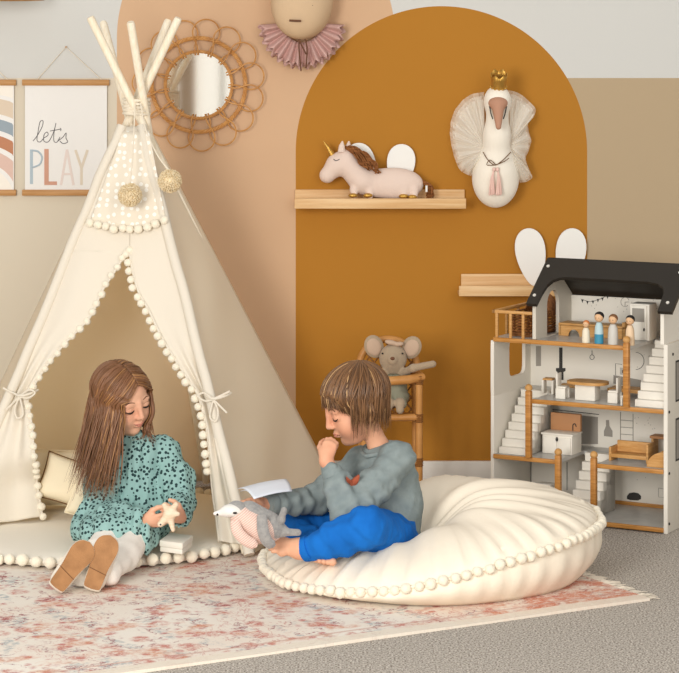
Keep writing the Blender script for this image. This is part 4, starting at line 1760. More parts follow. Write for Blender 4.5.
# first floor: kitchen unit, sofa, armchair
ku = furn('doll_kitchen_unit', -0.405, 0.12, F1, 'white doll kitchen unit with brown splashback and round knob', 'doll furniture')
fb_('cabinet', [((-0.056, -0.03, 0), (0.05, 0.05, 0.062))], 'house_white', ku)
dr = fb_('door', [((-0.050, -0.034, 0.006), (-0.004, -0.0295, 0.055)), ((0.0, -0.034, 0.006), (0.046, -0.0295, 0.055))], 'house_white', ku, 0.001)
MB().ell((-0.001, -0.037, 0.05), (0.0045, 0.004, 0.0075), nu=10, nv=8).build('knob', M['print_dark'], dr, local=True)
fb_('worktop', [((-0.06, -0.034, 0.062), (0.054, 0.05, 0.068))], 'house_white', ku)
sp = fb_('splashback', [((-0.055, 0.035, 0.068), (0.052, 0.05, 0.125))], 'card_brown', ku)
MB().tube(smooth_path([(0.026, 0.0335, 0.07), (0.026, 0.0335, 0.088), (0.033, 0.0335, 0.094), (0.038, 0.0335, 0.084)], 14), 0.0016, 6).build('tap', M['print_dark'], sp, local=True)
so = furn('doll_sofa', -0.135, 0.09, F1, 'oak doll sofa on the lower right floor', 'doll furniture')
fb_('seat', [((-0.075, -0.03, 0.012), (0.055, 0.03, 0.024))], 'oak_light', so)
fb_('backrest', [((-0.07, 0.022, 0.024), (0.05, 0.032, 0.06))], 'oak_light', so)
fb_('armrest', [((-0.078, -0.03, 0), (-0.07, 0.032, 0.045))], 'oak_light', so)
fb_('armrest', [((0.05, -0.03, 0), (0.058, 0.032, 0.062))], 'oak_light', so)
ac = furn('doll_armchair', -0.036, 0.05, F1, 'oak doll armchair with curved side next to the white wall', 'doll furniture')
arc = [(-0.03, 0.0, 0.0), (0.03, 0.0, 0.0), (0.03, 0.0, 0.05)] + [(0.03 - 0.06 * math.sin(a), 0.0, 0.05 * math.cos(a) + 0.0) for a in np.linspace(0.1, PI / 2 - 0.05, 12)]
for yy in (-0.03, 0.022):
    MB().prism([(a, yy, c) for a, b, c in arc], (0, 0.008, 0)).build('side_board', M['oak_light'], ac, local=True)
fb_('seat', [((-0.024, -0.022, 0.012), (0.024, 0.022, 0.022))], 'oak_light', ac)
kb = furn('doll_counter', -0.075, 0.24, F1, 'dark topped doll bench behind the oak sofa', 'doll furniture')
fb_('top', [((-0.06, -0.02, 0.055), (0.055, 0.03, 0.064))], 'card_brown', kb)
fb_('leg', [((-0.055, -0.018, 0), (-0.047, 0.03, 0.055))], 'oak_light', kb)
fb_('leg', [((0.043, -0.018, 0), (0.051, 0.03, 0.055))], 'oak_light', kb)
sv = furn('doll_basin', -0.44, 0.07, 0.018, 'small white doll basin on the ground floor', 'doll furniture')
fb_('bowl', [((-0.024, -0.02, 0.075), (0.024, 0.02, 0.09))], 'house_white', sv)
fb_('stand', [((-0.012, -0.01, 0), (0.012, 0.01, 0.075))], 'house_white', sv)
# ================================================================== big floor cushion
CC, CR = V(0.268, -1.45, 0.0105), 0.492
TAB = np.radians([-180, -150, -125, -105, -92, -78, -62, -45, -25, 0, 40, 80, 120, 150, 180])
TZ = [0.016, 0.018, 0.028, 0.048, 0.074, 0.10, 0.125, 0.145, 0.152, 0.145, 0.150, 0.135, 0.08, 0.025, 0.016]


def seam_z(a):
    a = (a + PI) % (2 * PI) - PI
    return float(np.interp(a, TAB, TZ))


def cush_r(a):
    return CR * (1 + 0.012 * math.sin(3 * a + 0.5) + 0.006 * math.sin(7 * a))


SITX, SITY = 0.155, -1.49
wc = wob(0.010, 9, 31)


def cush_top(x, y):
    dx, dy = x - CC[0], y - CC[1]
    a = math.atan2(dy, dx)
    f = min(1.0, math.hypot(dx, dy) / cush_r(a))
    zs = seam_z(a) * (f ** 0.8) + 0.115 * (1 - f ** 0.8)
    dome = 0.088 * max(0.0, 1 - f ** 3.2) ** 0.62
    dent = math.exp(-(((x - SITX) / 0.17) ** 2 + ((y - SITY) / 0.16) ** 2) ** 1.3)
    dent = max(dent, 0.42 * math.exp(-(((x + 0.06) / 0.20) ** 2 + ((y + 1.55) / 0.22) ** 2) ** 1.4))
    z = (zs + dome) * (1 - 0.74 * dent)
    # gathers running in from the seam
    g = f ** 5 * (1 - f ** 30)
    z += g * 0.010 * (math.sin(46 * a + 2 * math.sin(5 * a)) + 0.6 * math.sin(83 * a + 1))
    # long creases pulled towards the sitter
    ang = math.atan2(y - SITY, x - SITX)
    rr = math.hypot(x - SITX, y - SITY)
    z += (1 - dent) * max(0.0, 1 - f ** 3) * 0.011 * math.sin(17 * ang + 3 * math.sin(3 * ang) + 5 * rr) * math.exp(-((rr - 0.32) / 0.25) ** 2)
    z += (1 - dent) * wc(np.array([[x, y, 0.0]]))[0] * (1 - f ** 6)
    return CC[2] + max(z, 0.012)


cu = thing('floor_cushion', CC, 'huge round cream floor cushion with pom-pom seam in front of the dollhouse', 'cushion')
na, nr = 200, 44
mb = MB()
G = np.zeros((nr, na, 3))
for i in range(nr):
    f = (i / (nr - 1)) ** 0.85
    for j in range(na):
        a = 2 * PI * j / na
        r = cush_r(a) * f
        x, y = CC[0] + r * math.cos(a), CC[1] + r * math.sin(a)
        G[i, j] = (x, y, cush_top(x, y) if f < 0.9999 else CC[2] + seam_z(a))
mb.grid(G, closed_v=True)
nb = 12
B = np.zeros((nb, na, 3))
for i in range(nb):
    t = i / (nb - 1)
    for j in range(na):
        a = 2 * PI * j / na
        z = seam_z(a) * (1 - t) ** 1.0
        r = cush_r(a) * (1 - 0.10 * t ** 2.4) + 0.012 * math.sin(PI * t) + (0.004 * math.sin(40 * a + 2 * math.sin(5 * a)) * math.sin(PI * t))
        B[i, j] = (CC[0] + r * math.cos(a), CC[1] + r * math.sin(a), CC[2] + max(z, 0.0))
mb.grid(B, closed_v=True)
mb.grid(np.stack([B[-1], np.repeat(np.array([[CC]]), na, 1)[0]]), closed_v=True)
mb.build('cover', M['cushion_cloth'], cu, angle=70)
ring = []
for a in np.arange(0, 2 * PI, 0.002):
    ring.append((CC[0] + (cush_r(a) + 0.006) * math.cos(a), CC[1] + (cush_r(a) + 0.006) * math.sin(a), CC[2] + seam_z(a)))
pr = resample(ring, 0.0335)
pompoms(pr[:-1], 0.0148, cu, seed=12)
MB().tube([(CC[0] + (cush_r(a) + 0.001) * math.cos(a), CC[1] + (cush_r(a) + 0.001) * math.sin(a), CC[2] + seam_z(a)) for a in np.arange(120) * 2 * PI / 120], 0.005, 6, closed=True).build('seam_trim', M['cushion_cloth'], cu)

# ================================================================== rattan doll chair with its mouse
M['rattan_pale'] = mat('rattan_pale', '#c68f52', 0.4, col2='#b57c40', vscale=12)
M['rattan_dark'] = mat('rattan_dark', '#8c5d2f', 0.5)
chy = -0.36
rc_ = thing('rattan_doll_chair', V(P(390, 400, chy)[0], chy, 0.001), 'tall rattan doll chair with arched back by the ochre wall', 'chair')
s0 = FPX / (chy - CAMY)
zpx = lambda py, Y=chy: P(0, py, Y)[2]
X = lambda px, Y=chy: P(px, 0, Y)[0]
yb, yf = chy + 0.07, chy - 0.06
rl = 0.0125
# back hoop: rises from the rear legs and arches over
zc_ = zpx(362, yb)
hoop = [(X(362, yb), yb, 0.002), (X(361, yb), yb, 0.25), (X(358, yb), yb, zpx(385, yb))]
for a in np.linspace(PI, 0, 15):
    hoop.append((X(388, yb) + 0.098 * math.cos(a) * 1.0, yb, zpx(366, yb) + 0.093 * math.sin(a)))
hoop += [(X(415, yb), yb, zpx(385, yb)), (X(415.5, yb), yb, 0.25), (X(416, yb), yb, 0.002)]
MB().tube(smooth_path(hoop, 90), rl, 10).build('back_hoop', M['rattan_pale'], rc_)
for px in (364, 419):
    MB().tube([(X(px, yf), yf, 0.002), (X(px, yf), yf, 0.2), (X(px, yf), yf, zpx(384, yf))], rl, 10).build('leg', M['rattan_pale'], rc_)
arm = [(X(419, yf), yf, zpx(379, yf)), (X(418, chy), chy, zpx(378, chy)), (X(414, yb), yb, zpx(377, yb))]
MB().tube([(X(360, yf), yf - 0.004, zpx(381, yf)), (X(375, yf), yf - 0.014, zpx(380, yf)), (X(392, yf), yf - 0.018, zpx(380, yf)), (X(408, yf), yf - 0.014, zpx(379, yf)), (X(421, yf), yf - 0.002, zpx(377, yf)), (X(419, yb), yb, zpx(375, yb))], 0.0155, 10).build('arm_hoop', M['rattan_pale'], rc_)
MB().tube([(X(362, yf), yf, zpx(418, yf)), (X(421, yf), yf, zpx(417, yf))], 0.012, 10).build('seat_rail', M['rattan_pale'], rc_)
MB().box((X(362, chy), yf, zpx(416, chy) - 0.008), (X(418, chy), yb, zpx(416, chy) + 0.002), 0.003).build('seat', M['rattan_pale'], rc_)
MB().tube([(X(364, yf), yf, zpx(462, yf)), (X(419, yf), yf, zpx(462, yf))], 0.010, 10).build('stretcher', M['rattan_pale'], rc_)
mb = MB()
for i in range(-6, 9):
    for sg in (-1, 1):
        a = V(X(388, yb) + i * 0.032 - 0.12 * sg, yb, zpx(412, yb))
        pts = []
        for t in np.linspace(0, 1, 30):
            q_ = a + V(0.24 * sg * t, 0, 0.30 * t)
            dz = max(0, q_[2] - zpx(366, yb))
            if abs(q_[0] - X(388, yb)) < math.sqrt(max(0, 0.096 ** 2 - dz * dz)):
                pts.append(q_)
        if len(pts) > 2:
            mb.tube(pts, 0.003, 5)
mb.build('lattice', M['rattan_dark'], rc_)
mb = MB()
for px in (364, 419):
    for py in (380, 418, 462):
        for k in range(5):
            c = (X(px, yf), yf, zpx(py, yf) - 0.012 + 0.006 * k)
            mb.lathe([(0.0125, -0.003), (0.0155, 0), (0.0125, 0.003)], c, 12)
mb.build('binding', M['rattan_dark'], rc_)

M['mouse_cloth'] = mat('mouse_cloth', '#a8947c', 0.95, bump=0.25, bscale=330, sheen=0.2, spec=0.05)
M['mouse_romper'] = mat('mouse_romper', '#8b8976', 0.95, bump=0.2, bscale=200, spec=0.05)
M['ear_inside'] = mat('ear_inside', '#bfa48d', 0.95)
my = chy + 0.0
q = lambda x, y, d=0.0: P(x, y, my + d)
mo = thing('plush_mouse', q(396, 416), 'grey plush mouse in green ruffled romper seated on the rattan doll chair', 'soft toy')
s = SDF(0.0032)
s.el(q(393, 358, -0.01), (0.047, 0.043, 0.047), k=0.02).rc(q(393, 361, -0.03), q(392.5, 360, -0.055), 0.035, 0.016, k=0.02)
s.rc(q(394, 374), q(395, 395), 0.03, 0.042, k=0.02)
s.rc(q(400, 374, -0.02), q(413, 368, -0.07), 0.012, 0.012, k=0.01).rc(q(413, 368, -0.07), q(433, 364, -0.09), 0.012, 0.0115, k=0.01)
s.rc(q(386, 375, -0.02), q(379, 371, -0.05), 0.012, 0.012, k=0.01)
for x0, x1 in ((400, 400), (389, 387)):
    s.rc(q(x0, 399, -0.02), q(x0, 403, -0.075), 0.02, 0.016, k=0.012).rc(q(x0, 403, -0.075), q(x1, 410, -0.088), 0.015, 0.013, k=0.01)
s.build('body', M['mouse_cloth'], mo)
for cx_, cy_, R in ((374, 346.5, rot(0, -0.5, 0.3)), (411.5, 347.5, rot(0, 0.55, -0.3))):
    e = MB().ell(q(cx_, cy_, -0.002), (0.034, 0.010, 0.041), R).build('ear', M['mouse_cloth'], mo)
    MB().ell(q(cx_, cy_ + 0.5, -0.010), (0.025, 0.006, 0.031), R).build('ear_lining', M['ear_inside'], e)
s = SDF(0.0035)
s.rc(q(394.5, 382, -0.005), q(395, 394, -0.01), 0.042, 0.046, k=0.02)
for x0 in (401, 388):
    s.rc(q(x0, 397, -0.02), q(x0, 402.5, -0.066), 0.026, 0.021, k=0.015)
s.disp = wob(0.003, 60, 3)
s.build('romper', M['mouse_romper'], mo)
mb = MB()
n = 80
G = []
for f in (0, 0.5, 1):
    G.append([q(394, 372.5 + 4 * f, -0.008) + V((0.03 + 0.028 * f + 0.004 * f * math.sin(i * 0.9)) * math.cos(2 * PI * i / n), (0.026 + 0.026 * f) * math.sin(2 * PI * i / n), 0.006 * f * math.sin(i * 0.9 + 1)) for i in range(n)])
mb.grid(np.array(G), closed_v=True)
mb.build('ruffle_collar', M['mouse_romper'], mo, solid=0.002)
MB().ell(q(392.5, 358.5, -0.071), (0.0075, 0.005, 0.006)).build('nose', M['face_brown'], mo)
for x_ in (382.5, 402.5):
    MB().ell(q(x_, 353.5, -0.045), 0.0033, nu=8, nv=6).build('eye', M['black'], mo)
s = SDF(0.003)
s.el(q(391, 342.5, -0.02), (0.022, 0.012, 0.009), rot(0, 0.2, 0), k=0.006).el(q(399, 344, -0.02), (0.017, 0.012, 0.008), rot(0, -0.1, 0), k=0.006)
s.build('head_bow', M['ear_inside'], mo)
# ================================================================== people
M['skin_girl'] = mat('skin_girl', '#e3b394', 0.5, spec=0.25, col2='#d99f82', vscale=9)
M['skin_boy'] = mat('skin_boy', '#e2ad8c', 0.5, spec=0.25, col2='#d6997a', vscale=9)
M['lips'] = mat('lips', '#c67f70', 0.45)
M['brow_brown'] = mat('brow_brown', '#6b4a33', 0.8)
M['lash'] = mat('lash', '#2d1f19', 0.7)
M['eye_white'] = mat('eye_white', '#e9e2da', 0.25)
M['iris'] = mat('iris', '#3a2a20', 0.2)
for nme, h in (('girl_hair_a', '#80573a'), ('girl_hair_b', '#714a2b'), ('girl_hair_c', '#a67749'),
               ('boy_hair_a', '#7b5635'), ('boy_hair_b', '#5d3f25'), ('boy_hair_c', '#c49c6c')):
    M[nme] = mat(nme, h, 0.42, spec=0.45)
M['nail'] = mat('nail', '#e8bfa9', 0.35)


def head_sdf(s, c, R, k=1.0):
    """child's head; local x right, y forward, z up, origin at eye height"""
    L = lambda x, y, z: np.asarray(c) + R @ (V(x, y, z) * k)
    e = lambda p, r, kk, op='+', R2=None: s.el(L(*p), np.array(r) * k, R if R2 is None else R @ R2, kk, op)
    e((0, -0.010, 0.030), (0.070, 0.087, 0.070), 0.01)
    e((0, 0.020, -0.026), (0.058, 0.058, 0.066), 0.02)
    s.rc(L(-0.016, 0.034, -0.073), L(0.016, 0.034, -0.073), 0.023 * k, k=0.02)
    e((0, 0.053, -0.083), (0.017, 0.016, 0.014), 0.016)
    for sx in (-1, 1):
        e((sx * 0.033, 0.041, -0.037), (0.026, 0.027, 0.028), 0.022)
        e((sx * 0.030, 0.088, -0.001), (0.015, 0.012, 0.009), 0.010, '-')
        e((sx * 0.030, 0.0645, -0.001), (0.0155, 0.0130, 0.0115), 0.006)
        e((sx * 0.030, 0.067, 0.017), (0.017, 0.008, 0.006), 0.014)
    s.rc(L(0, 0.078, 0.016), L(0, 0.080, 0.004), 0.0065 * k, 0.006 * k, k=0.012)
    s.rc(L(0, 0.080, 0.004), L(0, 0.0895, -0.026), 0.0058 * k, 0.0085 * k, k=0.008)
    for sx in (-1, 1):
        e((sx * 0.0085, 0.082, -0.029), (0.0065, 0.008, 0.006), 0.005)
        e((sx * 0.005, 0.086, -0.037), (0.0028, 0.005, 0.003), 0.003, '-')
        e((sx * 0.070, -0.006, -0.012), (0.008, 0.019, 0.027), 0.006, '+', rot(0, 0, sx * 0.35))
        e((sx * 0.078, 0.001, -0.010), (0.004, 0.009, 0.014), 0.004, '-', rot(0, 0, sx * 0.35))
    e((0, 0.0730, -0.0505), (0.017, 0.010, 0.0048), 0.007)
    e((0, 0.0722, -0.0590), (0.014, 0.010, 0.0055), 0.007)
    e((0, 0.0885, -0.0548), (0.019, 0.010, 0.0013), 0.003, '-')
    return L


def face_parts(s, c, R, k, root_body, brow, lash=0.0015, smile=0.0, crease=True):
    L = lambda x, y, z: np.asarray(c) + R @ (V(x, y, z) * k)
    F = R[:, 1]

    def surf(x, z, off=0.0):
        return s.march(L(x, 0.14, z), -F) + F * off
    for sx in (-1, 1):
        # lashes: the closed edge of the lowered lid
        pts = [surf(sx * x, z, 0.0004) for x, z in ((0.0165, -0.0035), (0.022, -0.0066), (0.030, -0.0080), (0.038, -0.0066), (0.0445, -0.0025))]
        MB().tube(smooth_path(pts, 20), [0.0010 + lash * math.sin(PI * i / 20) for i in range(21)], 6).build('eyelashes', M['lash'], root_body)
        pts = [surf(sx * x, z, -0.0003) for x, z in ((0.018, 0.005), (0.026, 0.0088), (0.034, 0.0085), (0.042, 0.004))]
        if crease:
            MB().tube(smooth_path(pts, 16), 0.0005, 5).build('eyelid_crease', brow, root_body)
        pts = [surf(sx * x, z, 0.0004) for x, z in ((0.016, 0.0215), (0.025, 0.0245), (0.035, 0.0245), (0.045, 0.020))]
        MB().tube(smooth_path(pts, 20), [0.0008 + 0.0014 * math.sin(PI * (0.15 + 0.8 * i / 20)) for i in range(21)], 6, flat=0.6).build('eyebrow', brow, root_body)
    for z0, w, nm in ((-0.0505, 0.0170, 0.0019), (-0.0590, 0.0140, 0.0025)):
        pts = []
        for u_ in np.linspace(-1, 1, 15):
            up = smile * u_ * u_ + (0.0018 * (abs(u_) < 0.25) * -1 if z0 > -0.055 else 0.0)
            pts.append(surf(u_ * w, z0 + (-0.0035 if z0 > -0.055 else 0.0035) * u_ * u_ + up, -0.0008))
        MB().tube(smooth_path(pts, 28), [0.0006 + nm * math.cos(0.5 * PI * (2 * i / 28 - 1)) ** 0.7 for i in range(len(smooth_path(pts, 28)))], 8, flat=0.55).build('lip', M['lips'], root_body)
    pts = [surf(u_ * 0.018, -0.0549 + (smile * 1.3) * u_ * u_, -0.0002) for u_ in np.linspace(-1, 1, 11)]
    MB().tube(smooth_path(pts, 20), 0.0007, 5).build('mouth_line', M['lash'], root_body)


def hand_sdf(s, wrist, d, n, side, L=0.105, curl=(0.3, 0.35, 0.4, 0.45), spread=0.07, thumb=0.25, fr=0.0062, wr=0.0165):
    """wrist point, direction to the fingers, palm normal, side = +1/-1 where the thumb is; returns the finger tips"""
    d, n = unit(d), np.asarray(n, float)
    n = unit(n - d * np.dot(n, d))
    lat = np.cross(d, n) * side
    w = np.asarray(wrist, float)
    Rm = np.stack([lat, d, n], 1)
    s.rc(w - d * 0.01, w + d * 0.02, wr, 0.0155, k=0.01)
    s.el(w + d * 0.25 * L, (0.215 * L, 0.27 * L, 0.115 * L), Rm, k=0.012)
    offs, lens = (0.150, 0.050, -0.050, -0.145), (0.40, 0.44, 0.41, 0.33)
    tips = []
    for i in range(4):
        b = w + d * (0.44 - 0.03 * abs(i - 1.2)) * L + lat * offs[i] * L
        s.rc(w + d * 0.12 * L + lat * offs[i] * 0.6 * L, b, 0.0085, fr * 1.12, k=0.006)
        ang = 0.0
        dr0 = unit(d + lat * spread * (1.5 - i))
        p = b
        for q, frac in enumerate((0.45, 0.31, 0.24)):
            ang += curl[i] * (0.75, 1.15, 0.8)[q]
            dr = dr0 * math.cos(ang) + n * math.sin(ang)
            p2 = p + dr * frac * lens[i] * L
            s.rc(p, p2, fr * (1.06, 0.98, 0.92)[q], fr * (0.98, 0.92, 0.82)[q], k=0.0022)
            p = p2
        tips.append((p, dr, n * math.cos(ang) - dr0 * math.sin(ang)))
    b = w + d * 0.12 * L + lat * 0.14 * L
    t1 = b + unit(d * 0.75 + lat * 0.75 + n * (0.2 + thumb)) * 0.24 * L
    t2 = t1 + unit(d * 0.9 + lat * (0.35 - 0.6 * thumb) + n * (0.3 + 1.2 * thumb)) * 0.19 * L
    t3 = t2 + unit(d * 0.95 + lat * (0.1 - 0.9 * thumb) + n * (0.3 + 1.6 * thumb)) * 0.15 * L
    s.rc(b, t1, 0.0115, 0.0085, k=0.008).rc(t1, t2, fr * 1.25, fr * 1.15, k=0.003).rc(t2, t3, fr * 1.15, fr * 0.95, k=0.003)
    return tips


def nails(tips, root, fr=0.0062):
    mb = MB()
    for p, dr, n in tips:
        c = p + dr * fr * 0.25 - n * fr * 0.72
        Rm = np.stack([np.cross(dr, n), dr, n], 1)
        mb.ell(c, (fr * 0.62, fr * 0.75, fr * 0.22), Rm, 10, 6)
    return mb


def foot_sdf(s, heel, toe, up, side, k=0.006, fr=0.0075):
    """bare foot; side = +1/-1 where the big toe is"""
    heel, toe = np.asarray(heel), np.asarray(toe)
    d = unit(toe - heel)
    L = np.linalg.norm(toe - heel)
    u = unit(np.asarray(up, float) - d * np.dot(up, d))
    lat = np.cross(d, u) * side
    s.el(heel + d * 0.02, (0.027, 0.03, 0.026), np.stack([lat, d, u], 1), k=0.02)
    s.rc(heel + d * 0.015 + u * 0.006, heel + d * L * 0.62 + lat * 0.008, 0.024, 0.0185, k=0.02)
    s.rc(heel + d * L * 0.55 + lat * 0.018, heel + d * L * 0.55 - lat * 0.02, 0.0165, 0.0145, k=0.015)
    for i in range(5):
        o = (0.022, 0.0085, -0.003, -0.014, -0.0235)[i]
        ln = (0.94, 0.95, 0.9, 0.84, 0.76)[i]
        r = (0.0105, 0.0072, 0.007, 0.0067, 0.0064)[i]
        b = heel + d * L * 0.6 + lat * o * 0.9
        t = heel + d * L * ln + lat * o
        s.rc(b, t + u * 0.002, r * 1.1, r * 0.95, k=0.003)
        s.el(t + u * 0.0, (r * 1.05,) * 3, k=0.002)


# ------------------------------------------------------------------ hair
def hair_mesh(paths, names, parent, name, rbase=0.0022, weights=(0.5, 0.35, 0.15), seed=0):
    rs = np.random.RandomState(seed)
    mb = MB()
    for p in paths:
        n = len(p)
        r = rbase * rs.uniform(0.6, 1.2)
        rad = [r * (0.75 + 0.5 * math.sin(PI * min(1, 0.15 + 0.85 * i / n))) * (1 if i < n * 0.7 else max(0.25, (n - i) / (n * 0.3))) for i in range(n)]
        mb.tube(p, rad, 5, mi=int(rs.choice(3, p=weights)), flat=0.6)
    return mb.build(name, [M[x] for x in names], parent, angle=180)


# ================================================================== the girl
girl = thing('person', P(130, 560, -1.3) * V(1, 1, 0) + V(0, 0, 0.045), 'child with long brown hair in teal dotted dress sitting on the white mat', 'person')
g = P
GC = g(122.5, 398.5, -1.225)
yaw, pit = math.radians(46), math.radians(15)
GR = frame((math.sin(yaw) * math.cos(pit), -math.cos(yaw) * math.cos(pit), -math.sin(pit)), (-0.30, 0, 1))
GK = 1.02
Gj = dict(pel=g(139, 513, -1.17), wai=g(138, 488, -1.18), che=g(138, 460, -1.19), nec=g(134, 441, -1.19),
          shR=g(112, 455, -1.20), shL=g(163, 450, -1.17), elR=g(97, 517, -1.30), elL=g(179, 503, -1.25),
          wrR=g(147, 520, -1.46), wrL=g(180, 517, -1.44),
          hiR=g(124, 521, -1.2), hiL=g(152, 521, -1.2), knR=g(110, 536, -1.45), knL=g(136, 540, -1.45), anR=g(83, 572, -1.66), anL=g(110, 570, -1.66))
s = SDF(0.0031)
J = Gj
s.chain([J['pel'], J['wai'], J['che']], [0.068, 0.056, 0.060], 0.02)
s.rc(J['shR'], J['shL'], 0.034, k=0.025)
s.rc(J['che'], J['nec'], 0.05, 0.027, k=0.02)
s.rc(J['nec'], GC + GR @ (V(0, -0.012, -0.05) * GK), 0.026, 0.028, k=0.012)
for a in 'RL':
    s.chain([J['sh' + a], J['el' + a], J['wr' + a]], [0.032, 0.025, 0.0165], 0.012)
    s.chain([J['hi' + a], J['kn' + a], J['an' + a]], [0.052, 0.040, 0.024], 0.015)
    s.rc(J['an' + a], J['an' + a] + V(-0.004, -0.015, -0.006), 0.024, 0.024)
tipsR = hand_sdf(s, J['wrR'], g(164, 521, -1.50) - J['wrR'], (0.35, 0.75, 0.35), 1, 0.098, (0.42, 0.5, 0.55, 0.6), 0.05, 0.2)
tipsL = hand_sdf(s, J['wrL'], g(168, 513, -1.50) - J['wrL'], (-0.5, 0.75, 0.25), -1, 0.098, (0.5, 0.55, 0.6, 0.65), 0.05, 0.25)
s.half((0, 0, 0.056), (0, 0, -1), (-2, -1.52, -0.2), (1, 0.5, 0.056), k=0.005)
GL = head_sdf(s, GC, GR, GK)
gbody = s.build('body', M['skin_girl'], girl)
Gs = s
face_parts(s, GC, GR, GK, gbody, M['brow_brown'], 0.0024, smile=0.004)
nails(tipsR + tipsL, gbody).build('fingernails', M['nail'], gbody)

# dress
m = mat('dotted_cotton', '#8fb9b0', 0.85, spec=0.1)
k = NT(m)
vd = k.voro(k.tex('Object'), 84, 0.72).outputs['Distance']
k.base(k.mix(k.math('LESS_THAN', vd, 0.39), lin('#90b3ae'), lin('#2b3f40')))
M['dotted_cotton'] = m
d = SDF(0.0042)
d.chain([J['pel'], J['wai'], J['che']], [0.108, 0.092, 0.078], 0.03)
d.rc(J['shR'], J['shL'], 0.043, k=0.03)
d.rc(J['che'], J['nec'], 0.068, 0.036, k=0.02)
d.chain([J['shR'], (J['shR'] + J['elR']) / 2 + V(-0.012, 0, 0), J['elR'], (J['elR'] + J['wrR']) / 2, J['wrR'] - V(0.022, -0.015, 0)], [0.045, 0.055, 0.056, 0.044, 0.027], 0.02)
d.chain([J['shL'], (J['shL'] + J['elL']) / 2 + V(0.010, 0, 0), J['elL'], J['wrL'] + V(0.004, 0.03, 0)], [0.044, 0.050, 0.047, 0.028], 0.02)
# skirt spread over the lap and the mat
d.rc(J['hiR'], J['knR'] + V(0.0, 0.0, 0.008), 0.068, 0.057, k=0.03)
d.rc(J['hiL'], J['knL'] + V(0.002, 0.005, 0.008), 0.060, 0.056, k=0.03)
d.rc(g(137, 541, -1.38), g(139, 546, -1.47), 0.032, 0.025, k=0.03)
d.el(g(102, 523, -1.30), (0.085, 0.15, 0.045), rot(0, -0.1, -0.2), k=0.04)
d.rc(g(84, 527, -1.30), g(90, 536, -1.45), 0.026, 0.02, k=0.04)
w1, w2 = wob(0.0075, 48, 11, (1.2, 1, 0.25)), wob(0.003, 120, 12, (1, 1, 0.4))
d.disp = lambda Q: w1(Q) + w2(Q)
d.half(GC * V(1, 1, 0) + V(0, 0, 0.067), (0, 0, -1), (-2, -3, -0.2), (1, 0.5, 0.067), k=0.006)
dress = d.build('dress', M['dotted_cotton'], girl)
# neck frill
nb_ = unit(J['nec'] - J['che'] + V(-0.02, 0, 0.02))
U = unit(np.cross(nb_, V(0, 1, 0)))
W = np.cross(nb_, U)
ctr = J['nec'] + V(0.001, -0.002, -0.002)
G_ = []
for r, h in ((0.033, 0.012), (0.0365, 0.013), (0.046, 0.002), (0.055, -0.016)):
    G_.append([ctr + nb_ * (h + 0.003 * math.sin(26 * 2 * PI * i / 120)) + r * (1 + 0.03 * math.sin(26 * 2 * PI * i / 120)) * (math.cos(2 * PI * i / 120) * U + math.sin(2 * PI * i / 120) * W) for i in range(120)])
MB().grid(np.array(G_), closed_v=True).build('collar', M['dotted_cotton'], dress, solid=0.002)
for wr, el in ((J['wrR'], J['elR']), (J['wrL'], J['elL'])):
    ax = unit(wr - el)
    U = unit(np.cross(ax, V(0, 0, 1)))
    W = np.cross(ax, U)
    G_ = [[wr + ax * h + (r + 0.0025 * math.sin(i * 2 * PI * 14 / 84)) * (math.cos(i * 2 * PI / 84) * U + math.sin(i * 2 * PI / 84) * W) for i in range(84)] for h, r in ((-0.022, 0.024), (-0.010, 0.0205), (0.0, 0.0245), (0.006, 0.028))]
    MB().grid(np.array(G_), closed_v=True).build('cuff', M['dotted_cotton'], dress, solid=0.002)

M['tights'] = mat('tights_white', '#efe9df', 0.85, bump=0.3, bscale=260, spec=0.1)
t = SDF(0.004)
for a in 'RL':
    kn = J['kn' + a]
    t.chain([J['hi' + a], kn, (kn * 0.55 + J['an' + a] * 0.45) + V(0, 0, -0.006), J['an' + a]], [0.050, 0.042, 0.045, 0.030], 0.012)
    t.rc(J['an' + a], J['an' + a] + V(0, -0.012, -0.018), 0.029, 0.027)
for a in 'RL':
    t.rc(J['an' + a], J['an' + a] + V(-0.004, -0.018, -0.004), 0.029, 0.0285)
t.disp = wob(0.0018, 70, 5)
t.half((0, 0, 0.015), (0, 0, -1), (-2, -3, -0.2), (1, 0.5, 0.015), k=0.005)
t.half((0, 0, 0.058), (0, 0, -1), (-2, -1.52, -0.2), (1, 0.5, 0.058), k=0.005)
t.build('tights', M['tights'], girl)

M['shoe_leather'] = mat('shoe_leather', '#ece2d2', 0.6)
M['sole_tan'] = mat('sole_tan', '#a9794c', 0.6, col2='#976a40', vscale=30, bump=0.25, bscale=300)
M['sole_line'] = mat('sole_line', '#6f4a2c', 0.7)


